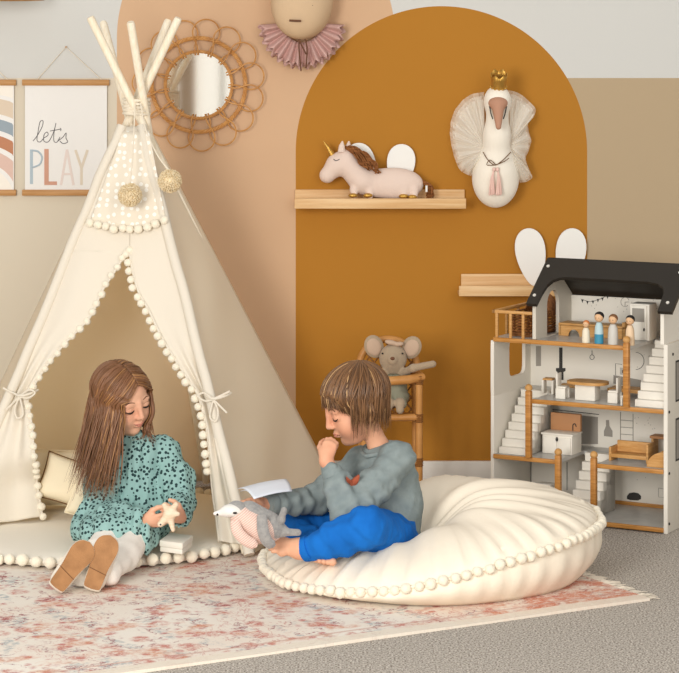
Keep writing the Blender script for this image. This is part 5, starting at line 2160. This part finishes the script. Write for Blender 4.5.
def shoe(heel, toe, name):
    heel, toe = np.asarray(heel) + V(0, 0, 0.019), np.asarray(toe) + V(0, 0, 0.012)
    tdir = unit(toe - heel)
    n = unit(V(-0.10, -1, -0.10) - tdir * np.dot(V(-0.10, -1, -0.10), tdir))     # the sole faces the camera
    wd = np.cross(tdir, n)
    L = 0.158
    c0 = (heel + toe) / 2 - tdir * L / 2

    def outline(sc, off):
        prof = [(0.0, 0.0), (0.012, 0.018), (0.05, 0.0245), (0.2, 0.026), (0.4, 0.0275), (0.6, 0.0325), (0.74, 0.0355), (0.86, 0.032), (0.95, 0.021), (1.0, 0.0)]
        up = smooth_path([(L * a, b * sc, 0) for a, b in prof], 45)
        dn = smooth_path([(L * a, -b * sc * 0.96, 0) for a, b in prof], 45)[::-1][1:-1]
        P2 = np.vstack([up, dn])
        return [c0 + tdir * (L / 2 + (x - L / 2) * sc) + wd * y + n * off for x, y, _ in P2]
    sh = MB()
    o1, o2, o3 = outline(1.02, 0.0), outline(1.05, -0.012), outline(0.92, -0.045)
    s = SDF(0.0036)
    s.rc(c0 + tdir * 0.034 - n * 0.042, c0 + tdir * 0.075 - n * 0.041, 0.028, 0.029, k=0.02)
    s.rc(c0 + tdir * 0.075 - n * 0.041, c0 + tdir * 0.120 - n * 0.036, 0.029, 0.024, k=0.02)
    s.el(c0 + tdir * 0.112 - n * 0.028, (0.034, 0.043, 0.019), np.stack([wd, tdir, n], 1), k=0.015)
    s.el(c0 + tdir * 0.04 - n * 0.030, (0.0275, 0.038, 0.022), np.stack([wd, tdir, n], 1), k=0.015)
    up_ = s.build(name, M['shoe_leather'], girl)
    G = np.array([outline(1.0, 0.0) , outline(1.035, -0.006), outline(1.03, -0.016), outline(0.97, -0.022)])
    MB().grid(G, closed_v=True).build('foxing', M['shoe_leather'], up_)
    mb = MB().prism(outline(1.0, 0.0015), -n * 0.006)
    so_ = mb.build('sole', M['sole_tan'], up_, angle=60)
    MB().tube([c0 + tdir * (0.052 + 0.0) + wd * x + n * 0.002 + tdir * (-0.004 * (x / 0.028)) for x in np.linspace(-0.0275, 0.0275, 8)], 0.0011, 5).build('heel_line', M['sole_line'], so_)


shoe(g(62, 586, -1.775), g(83.5, 555, -1.735), 'shoe')
shoe(g(94.5, 586, -1.755), g(107, 549, -1.715), 'shoe')

# hair: parted, long and straight
cap = SDF(0.004)
GLh = lambda x, y, z: GC + GR @ (V(x, y, z) * GK)
cap.el(GLh(0, -0.012, 0.030), V(0.0755, 0.0905, 0.0765) * GK, GR)
cap.rc(GLh(0, -0.045, 0.0), GLh(0.0, -0.060, -0.09), 0.06, 0.045, k=0.03)
cap.el(GLh(0, 0.098, -0.026), V(0.071, 0.088, 0.100) * GK, GR, 0.008, '-')
block = SDF(0.004)
block.p = Gs.p + d.p
rs = np.random.RandomState(17)
paths = []
er = V(0.0785, 0.0935, 0.0790)
for i in range(760):
    sd = 1 if rs.rand() < 0.6 else -1                       # +1: her right, the side towards the left of the photo
    u0 = rs.rand()
    u0 = u0 if rs.rand() < 0.7 else 0.35 * u0
    th0 = math.radians(-58 + 125 * u0)                       # along the parting, front to back
    start = V(0.004 * sd, math.sin(-th0 + 0.0) * 1.0, math.cos(th0))
    az = math.radians((40 if sd > 0 else 54) + (134 if sd > 0 else 120) * u0 + rs.normal() * 5)
    end = V(sd * math.sin(az), math.cos(az), -0.12)
    end /= np.linalg.norm(end)
    st = start / np.linalg.norm(start)
    om = math.acos(np.clip(st @ end, -1, 1))
    lay = rs.uniform(0.985, 1.06)
    pts = []
    for f in np.linspace(0, 1, 9):
        v = (math.sin((1 - f) * om) * st + math.sin(f * om) * end) / math.sin(om)
        v = v / np.linalg.norm(v)
        pts.append(GLh(*(v * er * lay + V(0, -0.012, 0.030))))
    last = pts[-1]
    tot = rs.uniform(0.22, 0.30) if sd > 0 else rs.uniform(0.12, 0.18)
    drift = V(-0.09, -0.12, -1) if sd > 0 else V(0.05, -0.10, -1)
    drift = unit(drift + rs.normal(size=3) * 0.055)
    tgt = V(-0.03 * rs.rand(), 0, 0)
    ph = rs.rand() * 6
    for q in range(1, 13):
        f = q / 12
        p = last + drift * tot * f + V(0.0035 * math.sin(5 * f + ph), 0.0035 * math.cos(4 * f + ph), 0) + tgt * f * f
        pts.append(p)
    A = np.array(pts)
    A[6:] = block.push(A[6:], 0.004 + 0.012 * rs.rand(), 5)
    paths.append(smooth_path(A, 42))
hair = hair_mesh(paths, ['girl_hair_a', 'girl_hair_b', 'girl_hair_c'], girl, 'hair', 0.0022, seed=3)
cap.build('hair_cap', M['girl_hair_b'], hair)

# what she holds, and the box beside her knee
M['toy_wood'] = mat('toy_wood', '#e9d5bd', 0.5, col2='#dfc5a6', vscale=6, stretch=(8, 8, 40))
sc_ = g(169.5, 514, -1.535)
star = thing('wooden_star_figure', sc_ - V(0, 0, 0.03), 'pale wooden star shaped figure held by the child in the dotted dress', 'toy')
s = SDF(0.0026)
for px, py, r in ((164.5, 505, 0.0075), (176, 504.5, 0.008), (160.5, 524, 0.0095), (173, 530, 0.006), (178, 514, 0.0065)):
    s.rc(sc_, g(px, py, -1.545), 0.013, r, k=0.008)
s.build('figure', M['toy_wood'], star)
MB().ell(g(160.5, 524.5, -1.553), 0.003, nu=8, nv=6).build('painted_nose', M['ink_dark'], star)
M['box_white'] = mat('box_white', '#e9e3d6', 0.6)
c = [Pf(154.5, 540.5, 0.09), Pf(177, 543.5, 0.09), Pf(192, 532, 0.09)]
ux, uy = unit((c[1] - c[0]) * V(1, 1, 0)), unit((c[2] - c[1]) * V(1, 1, 0))
bxw = thing('keepsake_box', (c[0] + c[2]) / 2 * V(1, 1, 0) + V(0, 0, 0.058), 'low white lidded box on the mat beside the dotted dress', 'box')
a_, b_ = np.linalg.norm(c[1] - c[0]), min(0.11, np.linalg.norm(c[2] - c[1]))
Rb = np.stack([ux, uy, V(0, 0, 1)], 1)
o0 = c[0] * V(1, 1, 0) + V(0.016, -0.004, 0)
for nm, z0, z1, e in (('box_base', 0.058, 0.0735, 0.0), ('lid', 0.0735, 0.092, 0.0015)):
    MB().box((-e, -e, z0), (a_ + e, b_ + e, z1), 0.003, R=Rb, c=o0).build(nm, M['box_white'], bxw)

# ================================================================== the boy
boy = thing('person', V(0.15, -1.55, 0.06), 'child in grey sweater and blue trousers sitting cross-legged on the floor cushion', 'person')
BC = g(355.0, 405, -1.53)
yaw, pit = math.radians(-73), math.radians(21)
BR = frame((math.sin(yaw) * math.cos(pit), -math.cos(yaw) * math.cos(pit), -math.sin(pit)), (0.02, -0.05, 1))
BK = 1.06
J = dict(pel=g(390, 535, -1.50), wai=g(393, 505, -1.49), che=g(387, 474, -1.50), nec=g(379, 447, -1.505),
         shL=g(398, 459, -1.585), shR=g(362, 464, -1.42), elL=g(349, 514, -1.70), elR=g(314, 500, -1.46),
         wrL=g(326, 458, -1.665), wrR=g(259.5, 504.5, -1.61),
         hiL=g(394, 538, -1.565), knL=g(367, 527, -1.80), anL=g(306, 549, -1.745),
         hiR=g(378, 538, -1.43), knR=g(291, 530, -1.44), anR=g(322, 549, -1.63))
s = SDF(0.0032)
s.chain([J['pel'], J['wai'], J['che']], [0.074, 0.062, 0.066], 0.02)
s.rc(J['shR'], J['shL'], 0.036, k=0.025)
s.rc(J['che'], J['nec'], 0.055, 0.030, k=0.02)
s.rc(J['nec'], BC + BR @ (V(0, -0.016, -0.05) * BK), 0.029, 0.031, k=0.012)
for a in 'RL':
    s.chain([J['sh' + a], J['el' + a], J['wr' + a]], [0.034, 0.027, 0.018], 0.012)
    s.chain([J['hi' + a], J['kn' + a], J['an' + a]], [0.056, 0.042, 0.024], 0.015)
tipsL = hand_sdf(s, J['wrL'], g(334, 431, -1.64) - J['wrL'], (0.25, 0.85, 0.1), 1, 0.100, (0.95, 0.95, 1.0, 1.0), 0.03, 0.35)
tipsR = hand_sdf(s, J['wrR'], g(231, 494, -1.74) - J['wrR'], (-0.25, -0.7, -0.9), -1, 0.120, (0.42, 0.42, 0.42, 0.45), 0.05, 0.15)
foot_sdf(s, J['anL'] + V(0.0, 0.0, -0.004), g(265, 545, -1.725), (0.1, -0.45, 1), 1)
foot_sdf(s, J['anR'] + V(0.0, 0.0, -0.005), g(325, 563, -1.80), (0.0, 0.2, 1), -1)
BL = head_sdf(s, BC, BR, BK)
bbody = s.build('body', M['skin_boy'], boy)
Bs = s
face_parts(s, BC, BR, BK, bbody, M['brow_brown'], 0.0018, crease=False)
nails(tipsL + tipsR, bbody).build('fingernails', M['nail'], bbody)

M['sweater'] = mat('sweater_grey', '#7f8a8a', 0.9, bump=0.35, bscale=300, col2='#8a9493', vscale=30, spec=0.1)
d = SDF(0.0042)
d.chain([J['pel'] + V(0.006, 0.004, 0.012), J['wai'], J['che']], [0.085, 0.084, 0.082], 0.03)
d.rc(J['shR'], J['shL'], 0.048, k=0.03)
d.rc(J['che'], J['nec'] + V(0.002, 0, -0.016), 0.075, 0.044, k=0.025)
midL = (J['shL'] + J['elL']) / 2
d.chain([J['shL'], midL, J['elL'], (J['elL'] + J['wrL']) / 2, J['wrL'] + (J['elL'] - J['wrL']) * 0.24], [0.050, 0.051, 0.048, 0.038, 0.028], 0.015)
d.chain([J['shR'], J['elR'], J['wrR'] + (J['elR'] - J['wrR']) * 0.2], [0.048, 0.046, 0.029], 0.015)
w1, w2 = wob(0.0034, 40, 41, (1, 1, 0.4)), wob(0.0012, 120, 42)


def crease(Q, a, b, lo, hi, n, amp):
    ab = b - a
    t_ = ((Q - a) @ ab) / (ab @ ab)
    m_ = np.clip((t_ - lo) / 0.1, 0, 1) * np.clip((hi - t_) / 0.1, 0, 1)
    side_ = (Q - a) @ unit(np.cross(ab, V(0, 1, 0)))
    return amp * m_ * np.sin(n * t_ + 40 * side_)


d.disp = lambda Q: w1(Q) + w2(Q) + crease(Q, J['shL'], J['elL'], 0.1, 1.0, 30, 0.0022) + crease(Q, J['wrL'], J['elL'], 0.1, 1.0, 26, 0.0022) + crease(Q, J['wrR'], J['elR'], 0.1, 0.9, 30, 0.003)
# neck opening
d.rc(J['nec'] + V(0.0, 0, 0.012), J['nec'] + V(-0.008, -0.003, 0.05), 0.037, 0.05, k=0.008, op='-')
swt = d.build('sweater', M['sweater'], boy)
Ds = d
# ribbed neckline and cuffs
ax = unit(V(-0.34, -0.16, 1))
U = unit(np.cross(ax, V(0, 1, 0)))
W = np.cross(ax, U)
ctr = J['nec'] + V(-0.004, -0.004, 0.000)
out = []
for x_ in np.arange(64) * 2 * PI / 64:
    dr = math.cos(x_) * U + math.sin(x_) * W
    q_ = ctr + dr * 0.2
    out.append(d.march(q_, -dr))
out = np.array(out)
rad_ = np.linalg.norm(out - ctr, axis=1)
rad_ = np.clip(rad_, 0.035, 0.062)
for _ in range(5):
    rad_ = (np.roll(rad_, 1) + rad_ + np.roll(rad_, -1)) / 3
out = np.array([ctr + r_ * (math.cos(x_) * U + math.sin(x_) * W) for r_, x_ in zip(rad_, np.arange(64) * 2 * PI / 64)])
MB().tube(out, 0.0065, 8, closed=True).build('neckband', M['sweater'], swt)
for wr, el, r in ((J['wrL'] + (J['elL'] - J['wrL']) * 0.15, J['elL'], 0.026), (J['wrR'] + (J['elR'] - J['wrR']) * 0.12, J['elR'], 0.0265)):
    axx = unit(el - wr)
    MB().lathe([(r - 0.004, 0.0), (r + 0.002, 0.0), (r + 0.0045, 0.008), (r + 0.006, 0.018), (r + 0.004, 0.024), (r - 0.004, 0.024)], wr + axx * 0.006, 24, axis=axx).build('cuff', M['sweater'], swt)
M['rust_patch'] = mat('rust_patch', '#a4543a', 0.9, bump=0.5, bscale=200)
poly = [(346, 476), (347, 471), (350, 467), (354.5, 463.5), (358.5, 463), (359, 467), (357, 471), (352.5, 473), (351, 477), (348, 480)]
poly = smooth_path([(a, b, 0) for a, b in poly], 40, closed=True)[:, :2]
pcen = poly.mean(0)
bh = np.array([d.hit(*q_) for q_ in poly])
bh[:, 1] = bh[:, 1].min() - 0.004 + 0.1 * (bh[:, 1] - bh[:, 1].min())
bc = bh.mean(0)
rows = [bc + (bh - bc) * f + V(-0.001, -1, 0.1) * o for f, o in ((1.0, 0.003), (0.97, 0.011), (0.75, 0.013), (0.45, 0.014), (0.05, 0.014))]
mb = MB()
mb.grid(np.array(rows), closed_v=True)
mb.build('felt_patch', M['rust_patch'], swt)

M['trousers_blue'] = mat('trousers_blue', '#1763b4', 0.85, bump=0.25, bscale=320, col2='#1b6ec4', vscale=14, spec=0.12)
d = SDF(0.0042)
d.rc(J['pel'] + V(0, 0, -0.005), J['wai'] + V(0, 0, -0.03), 0.086, 0.075, k=0.02)
d.chain([J['hiL'], J['knL'], (J['knL'] + J['anL']) / 2 + V(0, 0, -0.004), J['anL'] + (J['knL'] - J['anL']) * 0.02], [0.070, 0.056, 0.049, 0.033], 0.02)
d.chain([J['hiR'], J['knR'], J['anR']], [0.068, 0.056, 0.034], 0.02)
w3, w4 = wob(0.0045, 42, 51), wob(0.0018, 120, 52)
d.disp = lambda Q: w3(Q) + w4(Q) + crease(Q, J['knL'], J['anL'], -0.2, 0.9, 22, 0.0022)
tr_ = d.build('trousers', M['trousers_blue'], boy)
axx = unit(J['knL'] - J['anL'])
MB().lathe([(0.026, 0.0), (0.034, 0.0), (0.037, 0.01), (0.036, 0.022), (0.030, 0.024)], J['anL'] - axx * 0.010, 24, axis=axx).build('cuff', M['trousers_blue'], tr_)

# hair: a bob with a fringe
BLh = lambda x, y, z: BC + BR @ (V(x, y, z) * BK)
cap = SDF(0.004)
cap.el(BLh(0, -0.013, 0.032), V(0.0765, 0.0915, 0.078) * BK, BR)
cap.el(BLh(0, -0.045, -0.005), V(0.066, 0.05, 0.055) * BK, BR, 0.02)
cap.el(BLh(0, 0.105, -0.034), V(0.080, 0.082, 0.096) * BK, BR, 0.008, '-')
rs = np.random.RandomState(23)
paths = []
tilt_ = rot(0.42, 0, 0)
er = V(0.0790, 0.0935, 0.0800)
dn = BR.T @ V(0, 0, -1)                                        # gravity in the head's frame
for i in range(1150):
    az = rs.uniform(-180, 180)
    if rs.rand() < 0.3:
        az = rs.uniform(-68, 68)
    azr = math.radians(az)
    lay = rs.uniform(0.985, 1.075)
    front_ = abs(az) < 66
    phi_end = rs.uniform(78, 86) if front_ else rs.uniform(88, 98)
    if front_:
        phi_end += 15 * (abs(az) / 66) ** 2
    pts = []
    twist = rs.normal() * 0.22
    for f in np.linspace(0.02, 1, 11):
        ph = math.radians(phi_end + (0 if not front_ else 6)) * f
        a2 = azr + twist * (1 - f)
        v = tilt_ @ V(math.sin(ph) * math.sin(a2), math.sin(ph) * math.cos(a2), math.cos(ph))
        pts.append(v * er * lay + V(0, -0.013, 0.032))
    last = pts[-1]
    if front_:
        tot = rs.uniform(0.028, 0.046) + 0.018 * (abs(az) / 66) ** 3
        drp = unit(V(0, -0.25, -1))
    else:
        ab = abs(az)
        if ab < 95:
            tot = rs.uniform(0.06, 0.115) if ab < 92 else rs.uniform(0.045, 0.085)
        else:
            tot = rs.uniform(0.05, 0.105)
        drp = unit(dn * 0.65 + V(0, 0, -0.5) + V(0, 0.10 if ab < 100 else 0.22, 0) + rs.normal(size=3) * 0.05)
    for q_ in range(1, 7):
        f = q_ / 6
        pts.append(last + drp * tot * f - V(last[0], 0, 0) * 0.10 * f * f)
    A = np.array([BLh(*p) for p in pts])
    A = Bs.push(A, 0.003 + 0.006 * rs.rand(), 4)
    paths.append(smooth_path(A, 34))
hair = hair_mesh(paths, ['boy_hair_a', 'boy_hair_b', 'boy_hair_c'], boy, 'hair', 0.0018, (0.55, 0.37, 0.08), seed=5)
cap.build('hair_cap', M['boy_hair_b'], hair)

# ------------------------------------------------------------------ plush penguin and booklet in his lap
M['plush_grey'] = mat('plush_grey', '#8f8d8b', 0.95, bump=0.6, bscale=280, col2='#a19e9a', vscale=120, sheen=0.3, spec=0.05)
m = mat('knit_pink', '#dcb9aa', 0.95, spec=0.05)
k = NT(m)
x, y, z = k.sep(k.tex('Object'))
wv = k.math('SINE', k.math('ADD', k.math('MULTIPLY', x, 700), k.math('MULTIPLY', z, -900)))
k.base(k.mix(k.math('GREATER_THAN', k.math('ADD', wv, k.math('MULTIPLY', k.noise(k.tex('Object'), 160, 2), 1.2)), 0.9), lin('#e2cabd'), lin('#cfa597')))
M['knit_pink'] = m
M['plush_white'] = mat('plush_white', '#e6e2db', 0.95, bump=0.4, bscale=260, spec=0.05)
py_ = -1.80
q = lambda x, y, dd=0.0: P(x, y, py_ + dd)
pen = thing('plush_penguin', q(258, 545), 'grey and pink plush penguin held by the child in blue trousers', 'soft toy')
s = SDF(0.0032)
s.rc(q(243, 518, 0.0), q(262, 529, 0.0), 0.036, 0.040, k=0.02).rc(q(262, 529, 0.01), q(274, 533, 0.02), 0.034, 0.022, k=0.02)
pb = s.build('belly', M['knit_pink'], pen)
s = SDF(0.0032)
s.rc(q(249, 513, 0.012), q(268, 526, 0.014), 0.034, 0.040, k=0.02).rc(q(268, 526, 0.014), q(283, 531, 0.018), 0.03, 0.016, k=0.02)
s.rc(q(283, 532, 0.012), q(298, 532.5, 0.0), 0.011, 0.0095, k=0.008)
s.build('back', M['plush_grey'], pen)
s = SDF(0.003)
s.el(q(237, 509, 0.0), (0.029, 0.027, 0.023), rot(0, 0.1, 0), k=0.01)
s.build('head', M['plush_grey'], pen)
s = SDF(0.003)
s.el(q(232, 510.5, -0.012), (0.030, 0.024, 0.018), rot(0, 0.05, 0), k=0.01).rc(q(226, 512, -0.012), q(215, 513.5, -0.012), 0.013, 0.0055, k=0.01)
s.build('face', M['plush_white'], pen)
MB().ell(q(217.5, 514.5, -0.018), 0.0035, nu=8, nv=6).build('beak_tip', M['black'], pen)
MB().ell(q(235, 513, -0.038), (0.006, 0.0025, 0.0032)).build('eye', M['black'], pen)
for pts, mm in (([(235, 521, -0.035), (238, 532, -0.045), (247, 541, -0.045), (257, 545.5, -0.04)], 'knit_pink'),
                ([(262, 515, -0.035), (263, 530, -0.048), (267, 541, -0.045), (274, 546, -0.035)], 'plush_grey')):
    sp_ = smooth_path([q(*a) for a in pts], 18)
    MB().tube(sp_, [0.013 * (0.75 + 0.5 * math.sin(PI * (0.2 + 0.62 * i / (len(sp_) - 1)))) * (1 if i < len(sp_) - 2 else 0.6) for i in range(len(sp_))], 10, flat=0.55).build('flipper', M[mm], pen)
s = SDF(0.003)
s.rc(q(275, 522, 0.012), q(281, 520, 0.0), 0.011, 0.0105, k=0.008).rc(q(281, 520, 0.0), q(284, 510, -0.012), 0.0105, 0.0085, k=0.008)
s.build('foot', M['plush_grey'], pen)

M['page_white'] = mat('page_white', '#dfe4ec', 0.6)
bk = thing('open_booklet', g(256, 500, -1.66), 'thin white open booklet held in the hand of the child on the cushion', 'book')
for dz, sh in ((0.0, 0.0), (0.006, 0.008)):
    A_, B_, C_, D_ = g(254, 499, -1.72), g(292, 492.5, -1.62), g(286, 483, -1.52), g(240, 491.5, -1.60)
    n1 = 14
    G_ = np.zeros((n1, 10, 3))
    for i in range(n1):
        for j in range(10):
            a, b = i / (n1 - 1), j / 9
            G_[i, j] = (A_ * (1 - a) + B_ * a) * (1 - b) + (D_ * (1 - a) + C_ * a) * b + V(-sh * b, sh, dz * b + 0.012 * math.sin(PI * b) + 0.006 * math.sin(2.5 * a))
    MB().grid(G_).build('page', M['page_white'], bk, solid=0.0012)
